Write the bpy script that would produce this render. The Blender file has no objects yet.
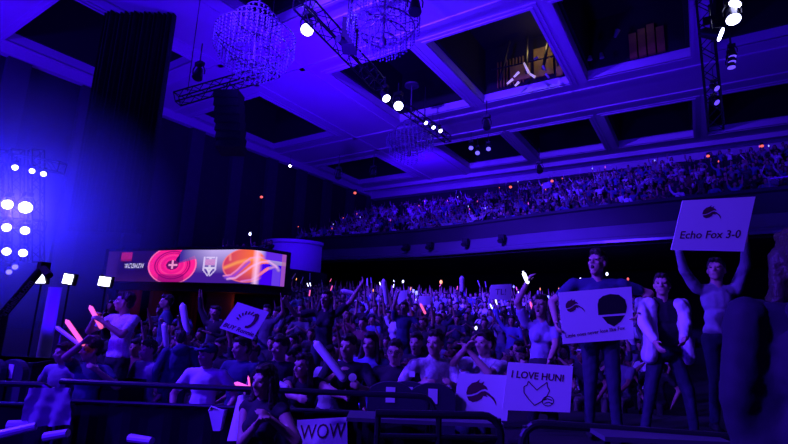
import bpy, math, random
from mathutils import Vector, Matrix, noise
random.seed(7)
R = random.Random(11)
sc = bpy.context.scene
col = sc.collection
PI = math.pi

# ------------------------------------------------------------------ camera
FPX = 463.96
CAMZ = 1.75
M = Matrix(((0.83984277, 0.07076023, 0.53819802),
            (0.54135471, -0.1822207, -0.820811),
            (0.03999004, 0.98070822, -0.19134312)))
C0 = Vector((0, 0, CAMZ))
cam = bpy.data.cameras.new('camera')
cam.sensor_width = 36
cam.lens = FPX / 788 * 36
cam.clip_end = 200
cam.clip_start = 0.05
camo = bpy.data.objects.new('camera', cam)
camo.matrix_world = Matrix.Translation(C0) @ M.to_4x4()
col.objects.link(camo)
sc.camera = camo

def ray(px, py):
    return M @ Vector(((px - 394) / FPX, -(py - 222) / FPX, -1))
def at(px, py, dep):
    return C0 + ray(px, py) * dep
def atz(px, py, z):
    r = ray(px, py); return C0 + r * ((z - CAMZ) / r.z)
def aty(px, py, y):
    r = ray(px, py); return C0 + r * (y / r.y)
FW = Vector((-0.538198, 0.820811, 0)).normalized()
RT = Vector((FW.y, -FW.x, 0))
def sdir(deg, up=0):            # 0 = towards the camera, +90 = towards the right, -90 = towards the left
    a = math.radians(deg)
    v = -FW * math.cos(a) + RT * math.sin(a)
    v.z = up
    return v.normalized()
def px_of(p):
    v = M.transposed() @ (Vector(p) - C0)
    return 394 - v.x / v.z * FPX, 222 + v.y / v.z * FPX, -v.z

# ------------------------------------------------------------------ materials
MATS = {}
def mat(name, base, rough=0.6, metal=0.0, emit=None, es=0.0, noise_amt=0.0, noise_scale=8.0, bump=0.0, rnd=None, spec=0.4, trans=0.0):
    if name in MATS: return MATS[name]
    m = bpy.data.materials.new(name); m.use_nodes = True
    nt = m.node_tree; b = nt.nodes['Principled BSDF']
    b.inputs['Roughness'].default_value = rough
    b.inputs['Metallic'].default_value = metal
    b.inputs['Specular IOR Level'].default_value = spec
    if trans: b.inputs['Transmission Weight'].default_value = trans
    b.inputs['Base Color'].default_value = (*base, 1)
    src = None
    if rnd:
        oi = nt.nodes.new('ShaderNodeObjectInfo')
        cr = nt.nodes.new('ShaderNodeValToRGB')
        cr.color_ramp.interpolation = 'CONSTANT'
        el = cr.color_ramp.elements
        while len(el) > 1: el.remove(el[-1])
        el[0].position = 0; el[0].color = (*rnd[0], 1)
        for i, c in enumerate(rnd[1:]):
            e = el.new((i + 1) / len(rnd)); e.color = (*c, 1)
        nt.links.new(oi.outputs['Random'], cr.inputs[0])
        src = cr.outputs[0]
    if noise_amt:
        tc = nt.nodes.new('ShaderNodeTexCoord')
        n = nt.nodes.new('ShaderNodeTexNoise'); n.inputs['Scale'].default_value = noise_scale
        n.inputs['Detail'].default_value = 5
        nt.links.new(tc.outputs['Object'], n.inputs['Vector'])
        mr = nt.nodes.new('ShaderNodeMapRange')
        mr.inputs[3].default_value = 1 - noise_amt; mr.inputs[4].default_value = 1 + noise_amt
        nt.links.new(n.outputs['Fac'], mr.inputs[0])
        mx = nt.nodes.new('ShaderNodeVectorMath'); mx.operation = 'SCALE'
        if src: nt.links.new(src, mx.inputs[0])
        else: mx.inputs[0].default_value = base
        nt.links.new(mr.outputs[0], mx.inputs['Scale'])
        src = mx.outputs[0]
        if bump:
            bp = nt.nodes.new('ShaderNodeBump'); bp.inputs['Strength'].default_value = bump
            bp.inputs['Distance'].default_value = 0.02
            nt.links.new(n.outputs['Fac'], bp.inputs['Height']); nt.links.new(bp.outputs[0], b.inputs['Normal'])
    if src: nt.links.new(src, b.inputs['Base Color'])
    if emit:
        b.inputs['Emission Color'].default_value = (*emit, 1)
        b.inputs['Emission Strength'].default_value = es
    MATS[name] = m
    return m

m_ceil = mat('ceiling_paint', (.62, .60, .60), .7, noise_amt=.06, noise_scale=.6)
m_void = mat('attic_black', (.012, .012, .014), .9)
m_wall = mat('wall_fabric', (.03, .02, .03), .85, noise_amt=.3, noise_scale=1.5)
m_wallp = mat('wall_panel', (.06, .045, .065), .8, noise_amt=.2, noise_scale=2)
m_floor = mat('carpet', (.03, .02, .03), .95, noise_amt=.4, noise_scale=6, bump=.3)
m_balc = mat('balcony_plaster', (.10, .08, .11), .65, noise_amt=.15, noise_scale=1)
m_dark = mat('black_fabric', (.012, .012, .014), .9, noise_amt=.3, noise_scale=10)
m_drape = mat('masking_drape', (.012, .01, .014), .9, noise_amt=.3, noise_scale=3)
m_blackmetal = mat('black_metal', (.03, .03, .035), .38, metal=.6)
m_rail = mat('rail_metal', (.06, .06, .07), .35, metal=.8)
m_alu = mat('truss_aluminium', (.03, .03, .035), .4, metal=.8)
m_silver = mat('silver_metal', (.5, .5, .52), .35, metal=.8)
m_bronze = mat('dark_bronze', (.12, .1, .13), .4, metal=.5)
m_paper = mat('white_card', (.85, .85, .85), .6, noise_amt=.04, noise_scale=5)
m_ink = mat('black_ink', (.02, .015, .02), .5)
m_ink2 = mat('dark_ink', (.12, .03, .05), .5)
m_ink3 = mat('grey_ink', (.22, .16, .2), .5)
m_vinyl = mat('inflatable_vinyl', (.8, .8, .82), .3)
m_skin = mat('skin', (.5, .33, .26), .5, noise_amt=.08, noise_scale=12, rnd=[(.45, .26, .19), (.32, .18, .13), (.48, .3, .22), (.2, .1, .07), (.4, .24, .17)])
m_hskin = mat('hero_skin', (.5, .31, .24), .5, noise_amt=.06, noise_scale=12)
m_lips = mat('lips', (.35, .12, .11), .5)
m_mouth = mat('mouth_inside', (.04, .01, .012), .6)
m_eye = mat('eye', (.05, .04, .04), .2)
m_hair = mat('hair', (.03, .02, .015), .55, noise_amt=.4, noise_scale=40, bump=.5)
m_hairr = mat('hair_mixed', (.03, .02, .015), .6, rnd=[(.02, .015, .012), (.05, .03, .02), (.015, .012, .012), (.12, .07, .04), (.03, .02, .02)])
SH = [(.02, .02, .025), (.2, .2, .22), (.03, .03, .06), (.6, .6, .62), (.05, .03, .04), (.12, .12, .16), (.02, .02, .02), (.15, .04, .05), (.04, .04, .06), (.04, .04, .05), (.1, .1, .3), (.02, .02, .02)]
m_shirt = mat('shirt_mixed', (.2, .2, .2), .8, noise_amt=.15, noise_scale=9, rnd=SH)
m_trou = mat('trousers_mixed', (.04, .04, .06), .85, rnd=[(.03, .03, .05), (.06, .07, .14), (.02, .02, .02), (.12, .11, .1)])
def cloth(name, c, n=.15, s=12, b=.3): return mat(name, c, .82, noise_amt=n, noise_scale=s, bump=b)
c_white = cloth('white_cotton', (.75, .75, .78))
c_patt = cloth('patterned_cotton', (.62, .6, .66), .55, 45)
c_black = cloth('black_cotton', (.022, .022, .03))
c_navy = cloth('navy_cotton', (.04, .05, .13))
c_grey = cloth('grey_knit', (.25, .25, .3))
c_blue = cloth('blue_cotton', (.2, .22, .5))
c_denim = cloth('dark_denim', (.022, .026, .055))
c_lav = cloth('pale_satin', (.3, .28, .42))
c_dusk = cloth('dusk_coat', (.018, .015, .035))
m_seat = mat('chair_upholstery', (.03, .03, .05), .8, noise_amt=.2, noise_scale=20)
m_lens = mat('lamp_lens', (.8, .8, .9), .3, emit=(.55, .55, 1.0), es=14)
m_lensb = mat('lamp_lens_bright', (.8, .8, .9), .3, emit=(.5, .5, 1.0), es=40)
m_lensd = mat('lamp_lens_dim', (.4, .4, .8), .3, emit=(.25, .2, 1.0), es=1.6)
m_panel = mat('panel_light', (.9, .9, 1), .4, emit=(.85, .85, 1.0), es=5)
m_red = mat('aisle_glow', (.8, .2, .1), .4, emit=(1, .13, .08), es=1.3)
m_orange = mat('orange_glow', (.8, .4, .1), .4, emit=(1, .35, .08), es=2.0)
m_pink = mat('pink_glow', (.9, .2, .4), .4, emit=(1, .12, .32), es=1.1)
m_whiteglow = mat('white_glow', (.9, .9, 1), .4, emit=(.7, .75, 1), es=3)
m_phone = mat('phone_screen', (.5, .6, .9), .3, emit=(.35, .4, 1), es=1.6)
m_teal = mat('teal_glow', (.3, .8, .8), .3, emit=(.25, .85, 1), es=5)
m_crystal = mat('crystal', (.14, .13, .2), .2, spec=.6)
m_brown = mat('attic_board', (.3, .2, .03), .8, noise_amt=.4, noise_scale=3)
m_warm = mat('warm_lamp', (.9, .8, .5), .3, emit=(1, .8, .4), es=.35)

# ------------------------------------------------------------------ hall scaling about the camera
# Hall shell and fittings are scaled up about the camera; their image stays unchanged.
HALL_SCALE, CAM_LEVEL = 1.5, 1.75
SCALE_ON = [False]
def cam_scale(p): return Vector((p[0] * HALL_SCALE, p[1] * HALL_SCALE, CAM_LEVEL + (p[2] - CAM_LEVEL) * HALL_SCALE))
def scale_if_on(p): return cam_scale(p) if SCALE_ON[0] else Vector(p)
# ------------------------------------------------------------------ mesh helper
class MB:
    def __init__(s): s.v = []; s.f = []; s.m = []
    def add(s, vs, fs, mi=0):
        o = len(s.v); s.v += [tuple(p) for p in vs]; s.f += [tuple(i + o for i in f) for f in fs]; s.m += [mi] * len(fs); return s
    def box(s, lo, hi, mi=0, mtx=None):
        x0, y0, z0 = lo; x1, y1, z1 = hi
        vs = [Vector(p) for p in ((x0, y0, z0), (x1, y0, z0), (x1, y1, z0), (x0, y1, z0), (x0, y0, z1), (x1, y0, z1), (x1, y1, z1), (x0, y1, z1))]
        if mtx: vs = [mtx @ p for p in vs]
        return s.add(vs, [(0, 3, 2, 1), (4, 5, 6, 7), (0, 1, 5, 4), (1, 2, 6, 5), (2, 3, 7, 6), (3, 0, 4, 7)], mi)
    def prism(s, poly, z0, z1, mi=0, mtx=None):       # poly in xy, ccw
        n = len(poly)
        vs = [Vector((p[0], p[1], z0)) for p in poly] + [Vector((p[0], p[1], z1)) for p in poly]
        if mtx: vs = [mtx @ p for p in vs]
        fs = [tuple(range(n - 1, -1, -1)), tuple(range(n, 2 * n))] + [(i, (i + 1) % n, n + (i + 1) % n, n + i) for i in range(n)]
        return s.add(vs, fs, mi)
    def cap(s, a, b, ra, rb=None, seg=10, mi=0, flat=1.0, side=None, rings=3):   # round ended taper
        a = Vector(a); b = Vector(b); rb = ra if rb is None else rb
        d = b - a; L = d.length
        d = d / L if L > 1e-6 else Vector((0, 0, 1))
        u = (side - d * side.dot(d)).normalized() if side is not None else d.orthogonal().normalized()
        w = d.cross(u)
        rows = [(a - d * ra, 0)]
        for k in range(1, rings + 1):
            t = k / rings * PI / 2; rows.append((a - d * ra * math.cos(t), ra * math.sin(t)))
        for k in range(rings, 0, -1):
            t = k / rings * PI / 2; rows.append((b + d * rb * math.cos(t), rb * math.sin(t)))
        rows.append((b + d * rb, 0))
        vs = [rows[0][0]]; fs = []
        for c, r in rows[1:-1]:
            for j in range(seg):
                t = 2 * PI * j / seg
                vs.append(c + u * (r * math.cos(t)) + w * (r * flat * math.sin(t)))
        vs.append(rows[-1][0]); n = len(rows) - 2; last = len(vs) - 1
        for j in range(seg): fs.append((0, 1 + (j + 1) % seg, 1 + j))
        for k in range(n - 1):
            for j in range(seg):
                p = 1 + k * seg; q = p + seg
                fs.append((p + j, p + (j + 1) % seg, q + (j + 1) % seg, q + j))
        p = 1 + (n - 1) * seg
        for j in range(seg): fs.append((p + j, p + (j + 1) % seg, last))
        return s.add(vs, fs, mi)
    def ell(s, c, r, mtx=None, seg=12, rings=8, mi=0):
        c = Vector(c); vs = []; fs = []
        mtx = mtx or Matrix.Identity(3)
        vs.append(c + mtx @ Vector((0, 0, -r[2])))
        for k in range(1, rings):
            p = PI * k / rings - PI / 2
            for j in range(seg):
                t = 2 * PI * j / seg
                vs.append(c + mtx @ Vector((r[0] * math.cos(p) * math.cos(t), r[1] * math.cos(p) * math.sin(t), r[2] * math.sin(p))))
        vs.append(c + mtx @ Vector((0, 0, r[2]))); last = len(vs) - 1
        for j in range(seg): fs.append((0, 1 + (j + 1) % seg, 1 + j))
        for k in range(rings - 2):
            p = 1 + k * seg
            for j in range(seg): fs.append((p + j, p + (j + 1) % seg, p + seg + (j + 1) % seg, p + seg + j))
        p = 1 + (rings - 2) * seg
        for j in range(seg): fs.append((p + j, p + (j + 1) % seg, last))
        return s.add(vs, fs, mi)
    def cyl(s, a, b, ra, rb=None, seg=16, mi=0):
        a = Vector(a); b = Vector(b); rb = ra if rb is None else rb
        d = (b - a).normalized(); u = d.orthogonal().normalized(); w = d.cross(u)
        vs = [a + u * (ra * math.cos(2 * PI * j / seg)) + w * (ra * math.sin(2 * PI * j / seg)) for j in range(seg)]
        vs += [b + u * (rb * math.cos(2 * PI * j / seg)) + w * (rb * math.sin(2 * PI * j / seg)) for j in range(seg)]
        fs = [tuple(range(seg - 1, -1, -1)), tuple(range(seg, 2 * seg))] + [(j, (j + 1) % seg, seg + (j + 1) % seg, seg + j) for j in range(seg)]
        return s.add(vs, fs, mi)
    def tube(s, pts, r, seg=8, mi=0):
        pts = [Vector(p) for p in pts]; n = len(pts); vs = []; fs = []
        u = None
        for i, p in enumerate(pts):
            d = (pts[min(i + 1, n - 1)] - pts[max(i - 1, 0)]).normalized()
            u = d.orthogonal().normalized() if u is None else (u - d * u.dot(d)).normalized()
            w = d.cross(u)
            for j in range(seg): vs.append(p + u * (r * math.cos(2 * PI * j / seg)) + w * (r * math.sin(2 * PI * j / seg)))
        for i in range(n - 1):
            for j in range(seg): fs.append((i * seg + j, i * seg + (j + 1) % seg, (i + 1) * seg + (j + 1) % seg, (i + 1) * seg + j))
        fs.append(tuple(range(seg - 1, -1, -1))); fs.append(tuple(range((n - 1) * seg, n * seg)))
        return s.add(vs, fs, mi)
    def mesh(s, name, mats, smooth=False):
        me = bpy.data.meshes.new(name); me.from_pydata([tuple(cam_scale(p)) for p in s.v] if SCALE_ON[0] else s.v, [], s.f)
        for m in (mats if isinstance(mats, (list, tuple)) else [mats]): me.materials.append(m)
        me.polygons.foreach_set('material_index', s.m)
        if smooth: me.polygons.foreach_set('use_smooth', [True] * len(s.f))
        me.update()
        return me
    def obj(s, name, mats, parent=None, smooth=False):
        return link(name, s.mesh(name, mats, smooth), parent)

def link(name, me, parent=None):
    o = bpy.data.objects.new(name, me); col.objects.link(o)
    if parent is not None:
        o.parent = parent; o.matrix_parent_inverse = parent.matrix_basis.inverted()
    return o
def tag(o, label=None, cat=None, group=None, kind=None):
    if label: o['label'] = label
    if cat: o['category'] = cat
    if group: o['group'] = group
    if kind: o['kind'] = kind
    return o
def thing(name, loc, label, cat, group=None, rotz=0):
    o = bpy.data.objects.new(name, None); o.empty_display_size = .1
    o.matrix_basis = Matrix.Translation(scale_if_on(loc)) @ Matrix.Rotation(rotz, 4, 'Z')
    col.objects.link(o); return tag(o, label, cat, group)
def copy_tree(o, parent=None):
    c = o.copy(); col.objects.link(c)
    if parent is not None: c.parent = parent
    for ch in KIDS.get(o.name, []): copy_tree(ch, c)
    return c
KIDS = {}
def remesh(mb, voxel, name, mats, smooth=4, fold=0, fscale=9, dec=None):
    me = mb.mesh(name, mats); o = bpy.data.objects.new('tmp', me); col.objects.link(o)
    r = o.modifiers.new('r', 'REMESH'); r.mode = 'VOXEL'; r.voxel_size = voxel
    if smooth:
        q = o.modifiers.new('s', 'SMOOTH'); q.iterations = smooth; q.factor = .5
    if dec:
        q = o.modifiers.new('d', 'DECIMATE'); q.ratio = dec
    dg = bpy.context.evaluated_depsgraph_get()
    me2 = bpy.data.meshes.new_from_object(o.evaluated_get(dg)); me2.name = name
    bpy.data.objects.remove(o); bpy.data.meshes.remove(me)
    if not me2.materials:
        for m in (mats if isinstance(mats, (list, tuple)) else [mats]): me2.materials.append(m)
    if fold:
        nr = [v.normal.copy() for v in me2.vertices]
        for v, n in zip(me2.vertices, nr):
            p = v.co
            v.co = p + n * fold * (noise.noise(Vector((p.x * fscale, p.y * fscale, p.z * fscale * .5))) + .5 * noise.noise(p * fscale * 2.3))
    me2.polygons.foreach_set('use_smooth', [True] * len(me2.polygons))
    return me2

# ================================================================== SETTING
SCALE_ON[0] = True
CZ = 11.15
XI = [(-20.9, -16.0), (-11.85, -8.1), (-7.42, -3.75), (-3.05, .4), (1.0, 4.6), (5.2, 8.8)]
YI = [(-4.5, -.2), (5.1, 9.5), (12.9, 18.25), (22.1, 26.8)]
XL, XR, YN, YF = -21.6, 12.0, -7.0, 29.6
def ceiling():
    mb = MB(); xs = sorted({XL, XR} | {v for i in XI for v in i}); ys = sorted({YN, YF} | {v for i in YI for v in i})
    D = 2.4
    for i in range(len(xs) - 1):
        for j in range(len(ys) - 1):
            x0, x1, y0, y1 = xs[i], xs[i + 1], ys[j], ys[j + 1]
            if (x0, x1) in XI and (y0, y1) in YI:
                t = .12
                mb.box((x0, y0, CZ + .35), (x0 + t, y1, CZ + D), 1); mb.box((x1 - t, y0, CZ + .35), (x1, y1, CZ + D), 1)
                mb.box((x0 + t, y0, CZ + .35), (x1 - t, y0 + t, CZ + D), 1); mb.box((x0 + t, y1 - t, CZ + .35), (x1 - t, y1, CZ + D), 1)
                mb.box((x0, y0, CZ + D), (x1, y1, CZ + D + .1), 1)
                # stepped moulding round the opening
                for (w, h) in ((.26, .03), (.12, .06)):
                    mb.box((x0 - w, y0 - w, CZ - h), (x0 - .02, y1 + w, CZ + .01)); mb.box((x1 + .02, y0 - w, CZ - h), (x1 + w, y1 + w, CZ + .01))
                    mb.box((x0 - .02, y0 - w, CZ - h), (x1 + .02, y0 - .02, CZ + .01)); mb.box((x0 - .02, y1 + .02, CZ - h), (x1 + .02, y1 + w, CZ + .01))
            else:
                mb.box((x0, y0, CZ), (x1, y1, CZ + .35))
    # bands moulded along the wide flat strip
    for x in (-15.3, -12.6):
        mb.box((x - .12, YN, CZ - .05), (x + .12, YF, CZ + .01))
    for y in (10.3, 12.1, 19.1, 21.2):
        mb.box((XL, y - .1, CZ - .05), (XR, y + .1, CZ + .01))
    # cornices
    mb.box((XL, 27.9, CZ - .25), (XR, 28.15, CZ + .01)); mb.box((XL, 29.0, CZ - .6), (XR, YF, CZ + .01))
    mb.box((XL, YN, CZ - .4), (XL + .35, YF, CZ + .01))
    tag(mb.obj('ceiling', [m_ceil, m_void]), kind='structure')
ceiling()

def walls():
    mb = MB(); mb.box((XL - .3, YN, -.1), (XL, YF + .3, CZ + .3))
    y = -5
    tag(mb.obj('wall_left', m_wall), kind='structure')
    p = MB()
    while y < 29:
        p.box((XL - .02, y, .6), (XL + .28, y + .75, CZ - .42)); p.box((XL - .02, y - .08, .6), (XL + .34, y + .83, .9)); y += 2.6
    tag(p.obj('trim', m_wallp), kind='structure')
    mb = MB(); mb.box((XL - .3, YF, -.1), (XR + .3, YF + .3, CZ + .3)); tag(mb.obj('wall_back', m_wall), kind='structure')
    mb = MB(); mb.box((XR, YN, -.1), (XR + .3, YF + .3, CZ + .3)); tag(mb.obj('wall_right', m_wall), kind='structure')
    SCALE_ON[0] = False; mb = MB(); mb.box((XL * HALL_SCALE - .4, YN * HALL_SCALE, -.2), (XR * HALL_SCALE + .4, YF * HALL_SCALE + .4, 0)); tag(mb.obj('floor', m_floor), kind='structure'); SCALE_ON[0] = True
walls()
SCALE_ON[0] = False
# raked seating floor behind the rail, steps run square to the rail
def rake(d):
    if d < 12.2: return 0.0
    return .081 * (1 + int((d - 12.2) / .9))
def fl(lat, dep, z): p = FW * dep + RT * lat; return Vector((p.x, p.y, z))
def tiers():
    mb = MB(); k = 0; d = 12.2
    while d < 31.5:
        z = rake(d + .01); e = d + .9
        lo = -.27 * d if d < 18 else -.25 * d - 1; hi = .16 * d + (1.2 if d < 12 else .2) + (0 if d < 10 else .05 * d)
        a = fl(lo, d, 0); b = fl(hi, d, 0); c = fl(hi, e, 0); g = fl(lo, e, 0)
        mb.prism([(q.x, q.y) for q in (a, b, c, g)], .001, z); d = e
    tag(mb.obj('floor', m_floor), kind='structure')
tiers()
t_ = MB(); q = [fl(1.1, 3.75, 0), fl(5.4, 3.75, 0), fl(5.4, 5.85, 0), fl(1.1, 5.85, 0)]
t_.prism([(p.x, p.y) for p in q], 0.001, .68); tag(t_.obj('stage_riser', m_dark), 'black riser on which the sign holders at the right stand', 'riser')

# ---------------------------------------------------------------- balcony
SCALE_ON[0] = True
BL = [(-21.6, 19.4), (-17.7, 19.1), (-14.5, 19.1), (-11, 19.0), (-8.8, 18.6), (-6.6, 18.05), (-4.6, 17.55), (-2.7, 17.2), (-.6, 16.95), (2.2, 16.7), (6, 16.8), (12, 17.3)]
def by(x):
    for (a, ya), (b, yb) in zip(BL, BL[1:]):
        if x <= b: return ya + (yb - ya) * max(0, (x - a) / (b - a))
    return BL[-1][1]
def strip(mb, prof, xs=None, mi=0):        # sweep a closed (dy, z) profile along the balcony line
    xs = xs or [XL + i * (XR - XL) / 60 for i in range(61)]
    n = len(prof); vs = []; fs = []
    for x in xs:
        for dy, z in prof: vs.append((x, by(x) + dy, z))
    for i in range(len(xs) - 1):
        for j in range(n): fs.append((i * n + j, i * n + (j + 1) % n, (i + 1) * n + (j + 1) % n, (i + 1) * n + j))
    fs.append(tuple(range(n))[::-1]); fs.append(tuple(range((len(xs) - 1) * n, len(xs) * n)))
    mb.add(vs, fs, mi)
mb = MB()
strip(mb, [(-.05, 4.45), (-.05, 4.55), (.0, 4.6), (.12, 5.0), (.45, 5.0), (.45, 4.45)])
tag(mb.obj('wall_balcony', m_balc), kind='structure')
mb = MB(); strip(mb, [(.1, 5.0), (.1, 5.6), (.02, 5.65), (.02, 5.75), (.45, 5.75), (.45, 5.0)])
tag(mb.obj('wall_balcony', mat('balcony_dark_panel', (.022, .018, .026), .7)), kind='structure')
mb = MB(); strip(mb, [(-.06, 4.38), (-.06, 4.46), (.2, 4.46), (.2, 4.38)]); tag(mb.obj('trim', mat('lip_trim', (.14, .14, .16), .35, metal=.5)), kind='structure')
mb = MB(); strip(mb, [(.2, 4.3), (.2, 4.55), (10.2, 4.9), (10.2, 4.5)]); tag(mb.obj('floor_balcony', m_wall), kind='structure')
mb = MB()
for k in range(13):
    y0 = .62 + .72 * k; z = 5.1 + .325 * k
    strip(mb, [(y0, 4.9), (y0, z), (y0 + .72 + (.7 if k == 12 else 0), z), (y0 + .72 + (.7 if k == 12 else 0), 4.9)])
tag(mb.obj('floor_balcony', m_floor), kind='structure')
# handrail of thin pipe above the parapet, on the right
mb = MB()
pts = [Vector((x, by(x) + .2, 6.05)) for x in [2.0 + .5 * i for i in range(19)]]
mb.tube(pts, .025, 6)
for p in pts[::3]: mb.cyl((p.x, p.y, 5.74), (p.x, p.y, 6.05), .02, seg=6)
tag(mb.obj('handrail', m_silver), 'thin metal handrail on top of the balcony parapet at the right', 'railing')
# brackets below the lip
for i, (px_, py_) in enumerate(((426, 247), (466, 243), (506, 240), (400, 250))):
    p = aty(px_, py_, 18.3); y = by(p.x)
    b_ = MB(); b_.box((p.x - .12, y - .32, 4.72), (p.x + .12, y - .06, 5.0)); b_.cyl((p.x, y - .32, 4.82), (p.x, y - .44, 4.7), .09, .11, 10)
    tag(b_.obj('balcony_projector', m_dark), 'small dark spotlight box fixed to the balcony face', 'lamp', 'lamp boxes on the balcony face')

# ---------------------------------------------------------------- side box with LED board
def boxpath():
    pts = [(-22.0, 10.0), (-20.0, 10.35), (-18.3, 10.6), (-16.5, 10.85), (-15.6, 11.15), (-14.6, 11.35)]
    c = (-14.6, 12.15); r = .8
    for i in range(1, 10):
        a = -PI / 2 + i / 9 * PI * .52
        pts.append((c[0] + r * math.cos(a), c[1] + r * math.sin(a)))
    pts.append((-13.8, 13.2))
    return pts
BP = boxpath()
def resample(pts, n):
    L = [0]
    for a, b in zip(pts, pts[1:]): L.append(L[-1] + math.dist(a, b))
    out = []
    for i in range(n + 1):
        s = L[-1] * i / n; k = 0
        while k < len(L) - 2 and L[k + 1] < s: k += 1
        t = (s - L[k]) / (L[k + 1] - L[k]); out.append((pts[k][0] + (pts[k + 1][0] - pts[k][0]) * t, pts[k][1] + (pts[k + 1][1] - pts[k][1]) * t))
    return out
mb = MB(); poly = BP + [(-13.8, 15.8), (-22, 17.5)]
mb.prism(poly, 2.25, 3.33); 
tag(mb.obj('floor_box', m_wall), kind='structure')
mb = MB()
rs = resample(BP, 60); inner = [(x + (-13.9 - x) * .02, y + .3) for x, y in rs]
vs = []
for (x, y), (a, b) in zip(rs, inner): vs += [(x, y, 2.35), (x, y, 3.98), (a, b, 3.98), (a, b, 2.35)]
fs = []
for i in range(60):
    for j in range(4): fs.append((4 * i + j, 4 * i + (j + 1) % 4, 4 * i + 4 + (j + 1) % 4, 4 * i + 4 + j))
mb.add(vs, fs + [(0, 1, 2, 3), (243, 242, 241, 240)])
tag(mb.obj('wall_box', m_wall), kind='structure')
# bright curved corner pier behind the board, joining the main balcony
pier = MB(); n = 28; c = Vector((-17.3, 17.2, 0)); 
prof = [(1.62, 3.35), (1.62, 4.85), (1.7, 4.9), (1.7, 5.05), (1.5, 5.05), (1.5, 3.35)]
vs = []; fs = []
for i in range(n + 1):
    a = -PI * .95 + i / n * PI * 1.0
    for r, z in prof: vs.append((c.x + r * math.cos(a), c.y + r * math.sin(a), z))
for i in range(n):
    for j in range(6): fs.append((i * 6 + j, i * 6 + (j + 1) % 6, i * 6 + 6 + (j + 1) % 6, i * 6 + 6 + j))
pier.add(vs, fs + [tuple(range(6)), tuple(range(n * 6, n * 6 + 6))]); pier.cyl((c.x, c.y, 3.3), (c.x, c.y, 3.55), 1.6, seg=40)
pier.cyl((c.x, c.y, .6), (c.x, c.y, 3.3), .5, seg=24)
tag(pier.obj('wall_corner', mat('pier_plaster', (.4, .38, .45), .6, noise_amt=.1, noise_scale=2), smooth=False), kind='structure')

# LED board: every little cell of the screen has its own colour
GLY = {'#': ["01010", "11111", "01010", "01010", "11111", "01010", "00000"], 'C': ["01111", "10000", "10000", "10000", "10000", "01111", "00000"],
       'G': ["01111", "10000", "10011", "10001", "10001", "01111", "00000"], 'W': ["10001", "10001", "10101", "10101", "11011", "10001", "00000"],
       'I': ["01110", "00100", "00100", "00100", "00100", "01110", "00000"], 'N': ["10001", "11001", "10101", "10101", "10011", "10001", "00000"]}
def mixc(a, b, t): t = max(0, min(1, t)); return tuple(p + (q - p) * t for p, q in zip(a, b))
def bl(d, w=1.0): return max(0, 1 - abs(d) / w)
def segd(x, y, x0, y0, x1, y1):
    dx, dy = x1 - x0, y1 - y0; t = max(0, min(1, ((x - x0) * dx + (y - y0) * dy) / (dx * dx + dy * dy))); return math.hypot(x - x0 - t * dx, y - y0 - t * dy)
def polyd(x, y, pts): return min(segd(x, y, *a, *b) for a, b in zip(pts, pts[1:]))
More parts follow.
